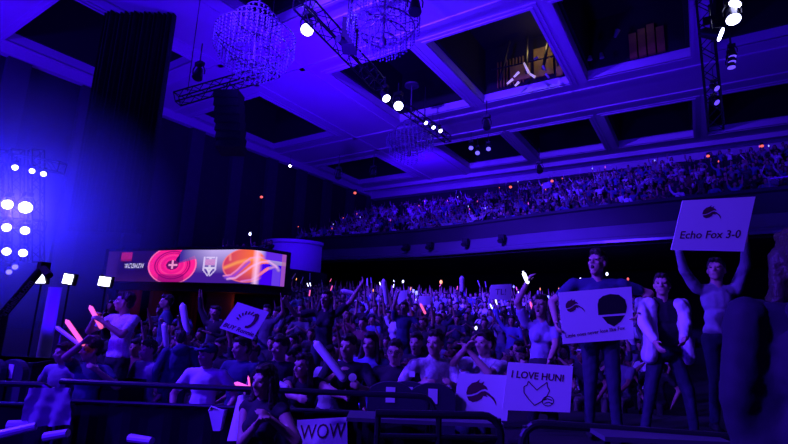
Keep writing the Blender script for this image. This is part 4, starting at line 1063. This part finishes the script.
# single small lights that can be told apart
for (x, y, d, r_, m, lab) in ((441, 282, 17, .05, m_orange, 'orange lamp glowing in the dark under the balcony'), (593, 195, 23, .07, m_teal, 'teal-white light in the balcony right of centre'), (403, 281.5, 17, .035, m_whiteglow, 'white pin light left of the orange lamp under the balcony'),
                          (417, 299.5, 14, .04, m_whiteglow, 'white light between the two small blue placards'), (607, 274, 10, .025, m_whiteglow, 'white pin light beside the shouting man\'s neck'), (476, 328, 8, .022, m_whiteglow, 'white light low in the crowd below the raised card'),
                          (629, 283, 9, .03, m_orange, 'orange light left of three behind the two-logo sign'), (633, 286, 9, .025, m_orange, 'orange light in the middle of three behind the two-logo sign'), (628, 279, 9.2, .02, m_red, 'red light topmost behind the two-logo sign'), (580.5, 279.5, 10, .025, m_whiteglow, 'white pin light left of the shouting man'), (572, 281, 10, .03, m_orange, 'orange light left of the shouting man'), (250, 234, 19, .05, m_whiteglow, 'white light among the people in the side box')):
    if d >= 14: d *= 1.5; r_ *= 1.5
    p = at(x, y, d); mb = MB(); mb.ell(p, (r_, r_, r_ * 1.5)); tag(mb.obj('small_lamp', m, smooth=True), lab, 'lamp')

# ================================================================== SIGNS
def quad_sign(name, corners, label, cat='sign', th=.006, bow=0.0, m=m_paper):
    """corners: TL, TR, BR, BL as (px, py, depth)"""
    P = [at(*c) for c in corners]; TL, TR, BR, BL_ = P; n = ((TR - TL).cross(BL_ - TL)).normalized()
    if n.dot(C0 - TL) < 0: n = -n
    def S(u, v, off=0.0):     # u right, v down, 0..1
        p = TL * (1 - u) * (1 - v) + TR * u * (1 - v) + BR * u * v + BL_ * (1 - u) * v
        return p + n * (off + bow * math.sin(u * PI))
    root = thing(name, S(.5, 1), label, cat)
    mb = MB(); N = 12; Q = 6; vs = [S(i / N, j / Q, 0) for j in range(Q + 1) for i in range(N + 1)]; k = len(vs); vs += [S(i / N, j / Q, -th) for j in range(Q + 1) for i in range(N + 1)]
    W = N + 1; fs = []
    for j in range(Q):
        for i in range(N): a = j * W + i; fs += [(a, a + W, a + W + 1, a + 1), (k + a, k + a + 1, k + a + W + 1, k + a + W)]
    for i in range(N): fs += [(i, i + 1, k + i + 1, k + i), (Q * W + i, k + Q * W + i, k + Q * W + i + 1, Q * W + i + 1)]
    for j in range(Q): fs += [(j * W, k + j * W, k + j * W + W, j * W + W), (j * W + N, j * W + W + N, k + j * W + W + N, k + j * W + N)]
    mb.add(vs, fs); mb.obj('board', m, root)
    asp = ((TR - TL).length + (BR - BL_).length) / ((BL_ - TL).length + (BR - TR).length)
    def marks(nm, polys, mm, lab=None):       # polys: list of point lists in (u, v)
        q = MB()
        for pl in polys: q.add([S(u, v, .002) for u, v in pl], [tuple(range(len(pl)))])
        o = q.obj(nm, mm, root)
        if lab: o['label'] = lab
    def text(nm, s, cu, cv, h, mm, bold=.0, rot=0, shear=0, wscale=1.0, lab=None):     # h = letter height in v
        v, f = text_mesh(s, 1.0, bold, shear); q = MB(); ca, sa = math.cos(rot), math.sin(rot); hh = h / .72
        vs = []
        for p in v:
            x, y = p.x * wscale, p.y; x, y = x * ca - y * sa, x * sa + y * ca
            vs.append(S(cu + x * hh / asp, cv - y * hh, .002))
        q.add(vs, f); o = q.obj(nm, mm, root)
        if lab: o['label'] = lab
    return root, S, marks, text, asp
def stroke(pts, w, asp):       # polyline -> list of quads, w in v units
    out = []
    for (a, b), (c, d) in zip(pts, pts[1:]):
        dx, dy = (c - a) * asp, d - b; L = math.hypot(dx, dy) or 1; nx, ny = -dy / L * w / 2, dx / L * w / 2
        out.append([(a + nx / asp, b + ny), (a - nx / asp, b - ny), (c - nx / asp, d - ny), (c + nx / asp, d + ny)])
    return out
def fox(cx, cy, s, asp, flip=1):     # swirling fox-head emblem made of curved blades
    def P(pts): return [(cx + flip * x * s / asp, cy + y * s) for x, y in pts]
    upper = [(-.95, .05), (-.9, -.35), (-.62, -.68), (-.25, -.80), (-.02, -1.0), (-.08, -.78), (.12, -.72), (.35, -.86), (.28, -.62), (.55, -.48), (.72, -.22), (.45, -.30), (.2, -.22), (-.15, 0.02), (-.55, .18), (-.9, .22)]
    mid = [(-.86, .34), (-.5, .30), (-.1, .14), (.25, -.10), (.5, -.14), (.85, .02), (1.15, .3), (1.22, .5), (.95, .28), (.62, .12), (.75, .30), (.4, .22), (.3, .45), (0, .65), (-.35, .74), (-.68, .62)]
    tail = [(.95, .12), (1.25, .32), (1.45, .62), (1.5, .9), (1.3, .6), (1.1, .38)]
    return [P(upper), P(mid), P(tail)]
def tri(polys):     # ngons may be concave: fan by ear clipping through mathutils
    from mathutils.geometry import tessellate_polygon
    out = []
    for pl in polys:
        t = tessellate_polygon([[Vector((x, y, 0)) for x, y in pl]])
        for a in t: out.append([pl[i] for i in a])
    return out

# 1 raised score sign
r, S, marks, text, asp = quad_sign('poster', ((682.5, 200.5, 4.78), (755.5, 196.5, 4.78), (743.5, 251.5, 4.70), (671, 250, 4.70)), 'white sign reading Echo Fox 3-0 held high over the crowd', 'sign')
marks('fox_emblem', tri(fox(.42, .27, .145, asp)), m_ink2); text('lettering', 'Echo Fox 3-0', .49, .70, .15, m_ink2, .012, .015, wscale=.98)
# 2 two-logo sign
r, S, marks, text, asp = quad_sign('poster', ((558.5, 292.5, 4.42), (631.5, 286.5, 4.42), (634, 339, 4.32), (563, 344, 4.32)), 'white sign with a fox emblem, a dark shield emblem and one small line of writing', 'sign')
marks('fox_emblem', tri(fox(.18, .29, .15, asp)), m_ink2)
sh = [(.52, .30), (.54, .20), (.60, .14), (.70, .11), (.82, .14), (.90, .24), (.92, .38), (.90, .50), (.52, .50)]
marks('shield_emblem', tri([sh, [(.57, .54), (.89, .54), (.82, .66), (.73, .74), (.64, .67)]]), m_ink)
text('lettering', 'Little ones never lose like Fox',   .46, .82, .07, m_ink2, .012, .07, wscale=1.0)
# 3 heart sign
r, S, marks, text, asp = quad_sign('poster', ((508.5, 362, 4.45), (573, 366, 4.45), (570, 412.5, 4.35), (502, 410, 4.35)), 'white sign reading I LOVE HUNI with a drawn heart', 'sign')
text('lettering', 'I LOVE HUNI', .47, .27, .15, m_ink2, .02, -.03)
hp = [(.50, .88), (.40, .76), (.31, .62), (.30, .50), (.35, .46), (.36, .38), (.41, .44), (.46, .50), (.51, .56), (.57, .48), (.62, .43), (.66, .38), (.67, .47), (.71, .56), (.67, .70), (.59, .80), (.50, .88)]
marks('heart_drawing', stroke([(.5 + (x - .5) * .95 - .03, y) for x, y in hp], .02, asp), m_ink2)
cp = [(.66 + .085 * math.cos(t), .78 + .10 * math.sin(t)) for t in [2 * PI * k / 18 for k in range(19)]]
marks('paw_drawing', stroke(cp, .018, asp) + stroke([(.60, .76), (.65, .73), (.72, .76)], .02, asp) + stroke([(.61, .83), (.67, .80), (.73, .83)], .02, asp), m_ink)
# 4 fox sign
r, S, marks, text, asp = quad_sign('poster', ((459, 373, 4.62), (511, 375.5, 4.62), (507, 421, 4.5), (452, 417, 4.5)), 'white sign with one large fox emblem leaning beside the heart sign', 'sign')
marks('fox_emblem', tri(fox(.42, .42, .30, asp)), m_ink2)
text('lettering', 'ECHO FOX', .55, .93, .07, m_ink3, .01)
# 5 tilted horse sign
r, S, marks, text, asp = quad_sign('poster', ((237.5, 302, 5.62), (269, 312, 5.62), (252.5, 339.5, 5.5), (219.5, 328, 5.5)), 'tilted white sign with a horse head emblem and handwriting', 'sign')
horse = []
for k in range(7):
    t = PI * (1.02 - k * .105); a0, a1 = .25, .35 + .02 * (k % 2); cx, cy = .56, .52
    horse += stroke([(cx + a0 / asp * math.cos(t) , cy - a0 * math.sin(t)), (cx + a1 / asp * math.cos(t - .12), cy - a1 * math.sin(t - .12))], .045, asp)
horse += tri([[(.66, .20), (.74, .16), (.80, .20), (.83, .36), (.82, .52), (.76, .66), (.70, .72), (.62, .74), (.60, .66), (.66, .64), (.71, .56), (.73, .44), (.71, .30)]])
marks('horse_emblem', horse, m_ink2); text('lettering', 'BUY Ronnie', .50, .85, .15, m_ink2, .01, .0, .1)
# 6 WOW sign hanging on the barrier
r, S, marks, text, asp = quad_sign('poster', ((297, 420, 4.1), (347, 417, 4.1), (348, 470, 3.95), (298, 470, 3.95)), 'white sign reading WOW hanging below the rail', 'sign')
text('lettering', 'WOW', .5, .27, .30, m_ink2, .0, .0, .1, .8)
# 7 small placards far off
for cs, lab in ((((491, 285, 9), (511.5, 284, 9), (511, 300, 8.95), (489, 299.5, 8.95)), 'curled white card raised in the middle of the crowd'),
                (((397, 291, 13), (407.5, 290, 13), (407, 298, 13), (398, 305, 13)), 'small bent placard raised left of the white light'),
                (((419, 296, 12), (430.5, 296, 12), (430.5, 305, 12), (419, 305, 12)), 'small plain placard raised right of the white light'),
                (((542, 184, 33), (550, 180.5, 33), (552, 187, 33), (543.5, 189, 33)), 'small blue placard held up in the balcony')):
    r, S, marks, text, asp = quad_sign('placard', cs, lab, 'sign', bow=.02)
    if 'curled' in lab: text('lettering', 'TL!', .5, .5, .4, m_ink3)
# 8 blank poster and paper bag in front
r, S, marks, text, asp = quad_sign('poster', ((238, 396, 4.05), (251, 395, 4.05), (256, 441, 3.9), (227, 441, 3.9)), 'blank white curled poster standing beside the bending front row person', 'poster', bow=.06)
root = thing('paper_bag', at(216, 440, 4.2), 'small white paper bag hanging open at the rail', 'bag')
a, b, c_, e = at(208.5, 411, 4.0), at(224, 411, 4.0), at(220, 431, 3.95), at(213, 431, 3.95); mb = MB(); dp = FW * .10
mb.add([a, b, c_, e, a + dp, b + dp, c_ + dp * .7, e + dp * .7], [(0, 3, 2, 1), (4, 5, 6, 7), (0, 4, 7, 3), (1, 2, 6, 5), (3, 7, 6, 2)]); mb.obj('bag_body', m_paper, root)
mb = MB(); mb.tube([a, a + dp * .5 + Vector((0, 0, .03)), b], .006, 5); mb.obj('bag_handle', m_paper, root)

# ================================================================== STICKS HELD BY PEOPLE
def stick(x0, y0, d0, x1, y1, d1, r, m, label, name='inflatable_stick', cat='inflatable stick'):
    a = at(x0, y0, d0); b = at(x1, y1, d1); mb = MB(); mb.cap(a, b, r, r * .95, 12); 
    dd = (b - a).normalized(); mb.cyl(a - dd * (r + .012), a - dd * r * .8, r * .35, seg=8)
    tag(mb.obj(name, m, smooth=True), label, cat)
stick(67.5, 322, 5.2, 83, 344, 5.1, .024, m_pink, 'glowing pink stick, left one, slanting over the child', 'glow_stick', 'glow stick')
stick(91, 308, 5.7, 101, 327, 5.6, .026, m_pink, 'glowing pink stick in the hands of the man in printed tee', 'glow_stick', 'glow stick')
stick(57.5, 328, 5.3, 80, 345, 5.2, .024, m_vinyl, 'pale inflatable stick crossing below the left pink stick')
stick(237, 384, 4.5, 251, 389, 4.4, .022, m_pink, 'small glowing pink stick above the blank poster', 'glow_stick', 'glow stick')
stick(248.5, 378, 4.5, 249.5, 386, 4.45, .010, m_pink, 'thin upright pink light beside the small pink stick', 'glow_stick', 'glow stick')
stick(317.5, 345, 4.7, 343, 378, 4.6, .042, m_vinyl, 'long fat white inflatable stick leaning on the badge boy')
stick(272, 380, 4.9, 286, 388, 4.8, .035, m_vinyl, 'short white inflatable stick behind the bending front row person')
stick(183, 307, 7.5, 187, 332, 7.4, .055, m_vinyl, 'broad white inflatable stick raised below the LED board')
stick(164.5, 326, 7.8, 166.5, 345, 7.8, .05, m_vinyl, 'white inflatable stick held low by the figure with headset')
stick(524, 274, 4.9, 527.5, 282, 4.88, .02, m_whiteglow, 'glowing white stick tip in the raised hand of the heart sign woman', 'glow_stick', 'glow stick')
stick(344, 291, 6.7, 355, 294, 6.7, .035, m_vinyl, 'white inflatable stick beside the cheering woman')
stick(384, 282, 9, 387, 303, 9, .05, m_vinyl, 'tall white inflatable stick raised left of centre')
stick(462, 279, 10, 462.5, 290, 10, .055, m_vinyl, 'pale inflatable stick raised right of the orange lamp')
stick(530.5, 303, 7, 533, 311, 7, .016, m_pink, 'thin pink light just left of the heart sign woman\'s face', 'glow_stick', 'glow stick')
stick(421, 305, 9, 425, 313, 9, .025, m_pink, 'pink stick tip below the plain placard', 'glow_stick', 'glow stick')

# chest badges
def badge(x, y, d, r_, square, label):
    p = at(x, y, d); n = lookcam(p); u = n.cross(Vector((0, 0, 1))).normalized(); w = u.cross(n); mb = MB(); k = 4 if square else 16
    vs = [p + (u * math.cos(2 * PI * (i + .5) / k) + w * math.sin(2 * PI * (i + .5) / k)) * r_ + n * e for e in (0, .008) for i in range(k)]
    mb.add(vs, [tuple(range(k))[::-1], tuple(range(k, 2 * k))] + [(i, (i + 1) % k, k + (i + 1) % k, k + i) for i in range(k)])
    tag(mb.obj('badge', m_paper), label, 'badge')
badge(412, 374, 5.15, .045, True, 'white square badge on the glasses person')
badge(352.5, 377.5, 5.12, .045, False, 'white round badge on the boy in the black tee')

# chairs in front row
def chair_proto():
    root = thing('event_chair', (0, 0, 0), '', 'chair')
    sb = MB(); sb.box((-.22, -.22, .42), (.22, .22, .49)); s1 = link('seat', remesh(sb, .02, 'seat', m_seat, 6)); s1.parent = root
    bb = MB(); n = 12; pl = [(-.22, .55), (.22, .55), (.22, .97)] + [(.22 * math.cos(t), .97 + .12 * math.sin(t)) for t in [PI * k / n for k in range(1, n)]] + [(-.22, .97)]
    bb.prism(pl, -.03, .03, 0, Matrix.Translation((0, .24, 0)) @ Matrix.Rotation(PI / 2, 4, 'X')); s2 = link('backrest', bb.mesh('backrest', m_seat)); s2.parent = root
    lb = MB(); lb.box((-.045, .2705, .90), (.045, .2755, 1.04)); s3 = link('seat_number_card', lb.mesh('seat_number_card', m_paper)); s3.parent = s2
    kids = [s1, s2]; KIDS[s2.name] = [s3]
    for a in (-1, 1):
        for b in (-1, 1):
            l_ = MB(); l_.cyl((a * .2, b * .2, .43), (a * .22, b * .23, 0), .013, seg=8); o = link('leg', l_.mesh('leg', m_blackmetal)); o.parent = root; kids.append(o)
    KIDS[root.name] = kids
    return root
cp0 = chair_proto(); cl = [(390.5, 388, 4.75, 'event chair with white number card, left of three behind the rail before the glasses person', 175), (408.5, 389, 4.8, 'event chair with a card in the middle of three behind the rail', 172), (430, 390, 4.75, 'event chair with white number card, right of three beside the fox sign', 176),
      (17, 372, 5.2, 'event chair at the far left end of the left row', 150), (38, 372, 5.2, 'second event chair from the left end of the left row', 150)]
for i, (x, y, d, lab, an) in enumerate(cl):
    o = cp0 if i == 0 else copy_tree(cp0); f = sdir(an - 175); p = at(x, y, d)
    o.location = (p.x, p.y, 0 if i < 5 else .0); o.rotation_euler = (0, 0, math.atan2(-f.x, f.y)); o['label'] = lab; o['group'] = 'event chairs'
# ================================================================== BARRIERS
def barrier(label, pts, z, post_z=0.0, r=.025, skirt=True, curve_l=True, curve_r=True):
    """pts: two (px, depth) ends of the rail at height z"""
    def e(px, dep):
        k = ((px - 394) / FPX) * dep; return fl(k, dep, 0)
    a = e(*pts[0]); b = e(*pts[1]); d = (b - a).normalized(); A = Vector((a.x, a.y, z)); B_ = Vector((b.x, b.y, z)); c = .14
    path = []
    if curve_l: path += [A + Vector((0, 0, -z + .05)), A + Vector((0, 0, -c))] + [A + d * c * (1 - math.cos(t)) + Vector((0, 0, -c + c * math.sin(t))) for t in (.3, .7, 1.1, 1.4)] + [A + d * c]
    else: path += [A]
    if curve_r: path += [B_ - d * c] + [B_ - d * c * (1 - math.sin(t)) + Vector((0, 0, -c + c * math.cos(t))) for t in (.3, .7, 1.1, 1.4)] + [B_ - Vector((0, 0, c)), B_ + Vector((0, 0, -z + .05))]
    else: path += [B_]
    root = thing('crowd_barrier', (a.x, a.y, 0), label, 'barrier'); mb = MB(); mb.tube(path, r, 10); mb.obj('top_rail', m_rail, root)
    if skirt:
        mb = MB(); L = (B_ - A).length; n = int(L * 14); nr = Vector((-d.y, d.x, 0)); vs = []
        for k in range(n + 1):
            p = A + d * (L * k / n) + nr * (.03 + .015 * math.sin(k * 1.3)); vs += [(p.x, p.y, .04), (p.x, p.y, z - .16), (p.x + nr.x * .01, p.y + nr.y * .01, z - .16), (p.x + nr.x * .01, p.y + nr.y * .01, .04)]
        fs = [(4 * k + j, 4 * k + (j + 1) % 4, 4 * k + 4 + (j + 1) % 4, 4 * k + 4 + j) for k in range(n) for j in range(4)]
        mb.add(vs, fs + [(0, 1, 2, 3), (4 * n + 3, 4 * n + 2, 4 * n + 1, 4 * n)]); mb.obj('skirt', m_dark, root)
    mb = MB(); mb.tube([A + Vector((0, 0, -.16)), B_ + Vector((0, 0, -.16))], r * .7, 8); mb.obj('lower_rail', m_rail, root)
    for t in (0.02, .5, .98):
        p = A.lerp(B_, t); q = MB(); q.cyl((p.x, p.y, .03), (p.x, p.y, z - .02), r * .8, seg=8); q.box((p.x - .04, p.y - .25, 0), (p.x + .04, p.y + .25, .03)); q.obj('post', m_rail, root)
    return root
barrier('long black covered barrier running behind the paper bag and the WOW sign', ((84, 4.35), (440, 4.35)), 1.03, curve_l=False)
barrier('black barrier with a rounded rail in front of the chairs and the fox sign', ((384, 3.75), (502, 3.85)), .99, curve_l=False, r=.03)
barrier('black barrier with a rounded rail at the right below the heart sign', ((522, 3.6), (716, 3.4)), 1.0, curve_r=False, r=.03)
barrier('black barrier with pale cloth at far left', ((-40, 4.1), (80, 4.15)), 1.03, r=.025)
# pale cloth hung over the left barrier
def cloth_over():
    W, Hn = 26, 18; vs = []
    cs = [at(29, 388, 3.72), at(69, 388, 3.74), at(70, 425, 3.6), at(19, 428, 3.6)]
    for j in range(Hn + 1):
        for i in range(W + 1):
            u, v = i / W, j / Hn; p = cs[0] * (1 - u) * (1 - v) + cs[1] * u * (1 - v) + cs[2] * u * v + cs[3] * (1 - u) * v
            vs.append(p - FW * (.025 * math.sin(u * 15 + v * 4) * v + .02 * noise.noise(Vector((u * 5, v * 5, 0)))))
    k = len(vs); vs += [p + FW * .006 for p in vs]; w = W + 1
    fs = [(j * w + i, (j + 1) * w + i, (j + 1) * w + i + 1, j * w + i + 1) for j in range(Hn) for i in range(W)]
    fs += [tuple(k + q for q in reversed(f)) for f in fs[:Hn * W]]
    mb = MB(); mb.add(vs, fs); tag(mb.obj('pale_cloth', cloth('grey_cloth', (.3, .3, .34), .35, 6), smooth=True), 'pale wrinkled cloth draped over the far left barrier', 'cloth')
cloth_over()
# ledges in front of the rails
for i, (x0, x1, y, d, lab) in enumerate(((348, 500, 417, 3.9, 'low dark ledge below the rail in the middle'), (596, 718, 434, 3.2, 'low dark ledge at bottom right below the rail'))):
    a = at(x0, y, d); b = at(x1, y, d); z = (a.z + b.z) / 2; dd = (b - a); dd.z = 0; L = dd.length; an = math.atan2(dd.y, dd.x); mt = Matrix.Translation((a.x, a.y, z)) @ Matrix.Rotation(an, 4, 'Z')
    root = thing('ledge', (a.x, a.y, 0), lab, 'ledge'); mb = MB(); mb.box((0, -.14, -.03), (L, .14, 0), 0, mt); mb.obj('shelf_board', mat('ledge_laminate', (.09, .09, .11), .4), root)
    for t in (.08, .92): mb = MB(); mb.box((L * t - .02, -.02, -z), (L * t + .02, .02, -.03), 0, mt); mb.obj('leg', m_blackmetal, root)
# bright cable ramps on the floor, far left
for i, (x0, y0, d0, x1, y1, d1) in enumerate(((-10, 437, 3.5, 36, 426, 3.6), (45, 437, 3.5, 68, 433, 3.5), (8, 425, 3.62, 30, 424, 3.65), (130, 438, 4.0, 152, 441, 3.9))):
    a = at(x0, y0, d0); b = at(x1, y1, d1); mb = MB(); mb.cyl(a, b, .035, .03, 10)
    tag(mb.obj('floor_pipe', m_vinyl if i != 1 else m_vinyl), ['long pale inflatable stick lying at the bottom left corner', 'short pale inflatable stick lying below the cloth', 'thin pale inflatable stick lying behind the long one', 'pale inflatable stick lying at the bottom left of centre'][i], 'inflatable stick')

# ================================================================== LIGHTS
# blue washes on the ceiling from unseen lamps, then added spots for box and boom
def wash(loc, aim, e, color=BLUE, angle=120, size=.4, blend=1): return light('SPOT', loc, color, e, aim, size, angle, blend)
SCALE_ON[0] = True
wash((-6.5, 6.5, 6.0), (-7.4, 10.0, 11), 3500, angle=140)
wash((-18, -.5, 7.0), (-18, 3.2, 11), 3300, angle=112)
wash((-10.5, 11.5, 5.4), (-14.5, 12.5, 11), 2900, angle=150)
wash((-4, 13, 5.0), (-4, 18, 11), 900, angle=150)
wash((-13.5, 22.0, 9.0), (-14, 26.5, 11.1), 1100, angle=140)
wash((3, 12.5, 6.0), (0, 22, 11), 600, angle=120)
wash((-9, 3, 8), (-16, 13.2, 4), 2200, (.06, .01, 1), 24, .2)  # unseen spot added to brighten the people in the side box
wash((-6, -1, 5), at(20, 298, 7.5), 900, VIO, 16, .1)  # small unseen spot added so the boom lettering shows
SCALE_ON[0] = False
# audience light from the stage side
VIO = (.085, .02, 1.0)
wash((-9, -2, 8.5), (-4, 8, .8), 8000, VIO, 70, .25)
wash((-6, -3, 6), (1.5, 4.5, 1.5), 6500, VIO, 60, .2)
wash((-3.5, -1, 3.4), (1.2, 5.0, 2.0), 500, VIO, 60, .15)
wash((-14, 0, 8.5), (-8, 9, 1), 5500, VIO, 60, .25)
wash((-9, -3, 5), (-5, 3, 1), 2500, BLUE, 60, .25)  # extra unseen spot added for the dark left barrier and cloth
SCALE_ON[0] = True; wash((-8, 2, 9.5), (-7, 22, 7.5), 24000, (.06, .01, 1), 62, .25); SCALE_ON[0] = False
wash((-10, 3, 11), (-9, 26, 2.5), 60000, (.06, .015, 1), 46, .3)
wash((-8, 2, 9.5), (-5, 15, 1.5), 6500, (.06, .015, 1), 50, .25)
SCALE_ON[0] = True
wash((-10, 10, 7.5), (-17, 17, 4.2), 3600, BLUE, 22, .2)
# red light on the drapes below the LED board
light('POINT', (-15.5, 12.2, 1.9), (1, .12, .08), 2.2, size=.15)
light('POINT', (-18.8, 9.9, 1.9), (1, .1, .08), 3, size=.15)
SCALE_ON[0] = False
# stage glow at the rig, then two added fills
light('POINT', at(12, 208, 12.6), (.02, .01, 1), 2200, size=.2)
wash(at(54, 345, 8.6), at(53.5, 300, 9.6), 160, (.03, .0, 1), 60, .1)  # unseen spot added close by to brighten the fabric column
wash((-2.5, -2.5, 4.2), (-5.2, 1.8, .8), 900, BLUE, 50, .2)  # added fill at front left, lifts the pale cloth and barrier

# haze of the stage, a bounded body of thin smoke, thinning outwards
def haze():
    m = bpy.data.materials.new('stage_haze'); m.use_nodes = True; nt = m.node_tree; nt.nodes.clear()
    v = nt.nodes.new('ShaderNodeVolumeScatter'); v.inputs['Color'].default_value = (.9, .9, 1, 1); v.inputs['Anisotropy'].default_value = .0
    tc = nt.nodes.new('ShaderNodeTexCoord'); gr = nt.nodes.new('ShaderNodeTexGradient'); gr.gradient_type = 'SPHERICAL'
    mp = nt.nodes.new('ShaderNodeMapping'); mp.inputs['Scale'].default_value = (1 / 4.7, 1 / 4.7, 1 / 4.2)
    nt.links.new(tc.outputs['Object'], mp.inputs[0]); nt.links.new(mp.outputs[0], gr.inputs[0])
    mu = nt.nodes.new('ShaderNodeMath'); mu.operation = 'MULTIPLY'; mu.inputs[1].default_value = .12; nt.links.new(gr.outputs['Fac'], mu.inputs[0]); nt.links.new(mu.outputs[0], v.inputs['Density'])
    o = nt.nodes.new('ShaderNodeOutputMaterial'); nt.links.new(v.outputs[0], o.inputs['Volume'])
    c = at(14, 215, 13.2); mb = MB(); mb.ell((0, 0, 0), (4.7, 4.7, 4.2), None, 40, 24)
    ob = mb.obj('stage_haze', m, smooth=True); ob.location = c
    tag(ob, 'thin blue lit smoke hanging around the stage rig at the left', 'haze', kind='stuff')
haze()

w = bpy.data.worlds.new('world'); sc.world = w; w.use_nodes = True
w.node_tree.nodes['Background'].inputs[0].default_value = (.05, .01, 1, 1); w.node_tree.nodes['Background'].inputs[1].default_value = .035
sc.view_settings.view_transform = 'Standard'; sc.view_settings.look = 'None'; sc.view_settings.gamma = 1; sc.view_settings.use_curve_mapping = False
sc.view_settings.exposure = 0
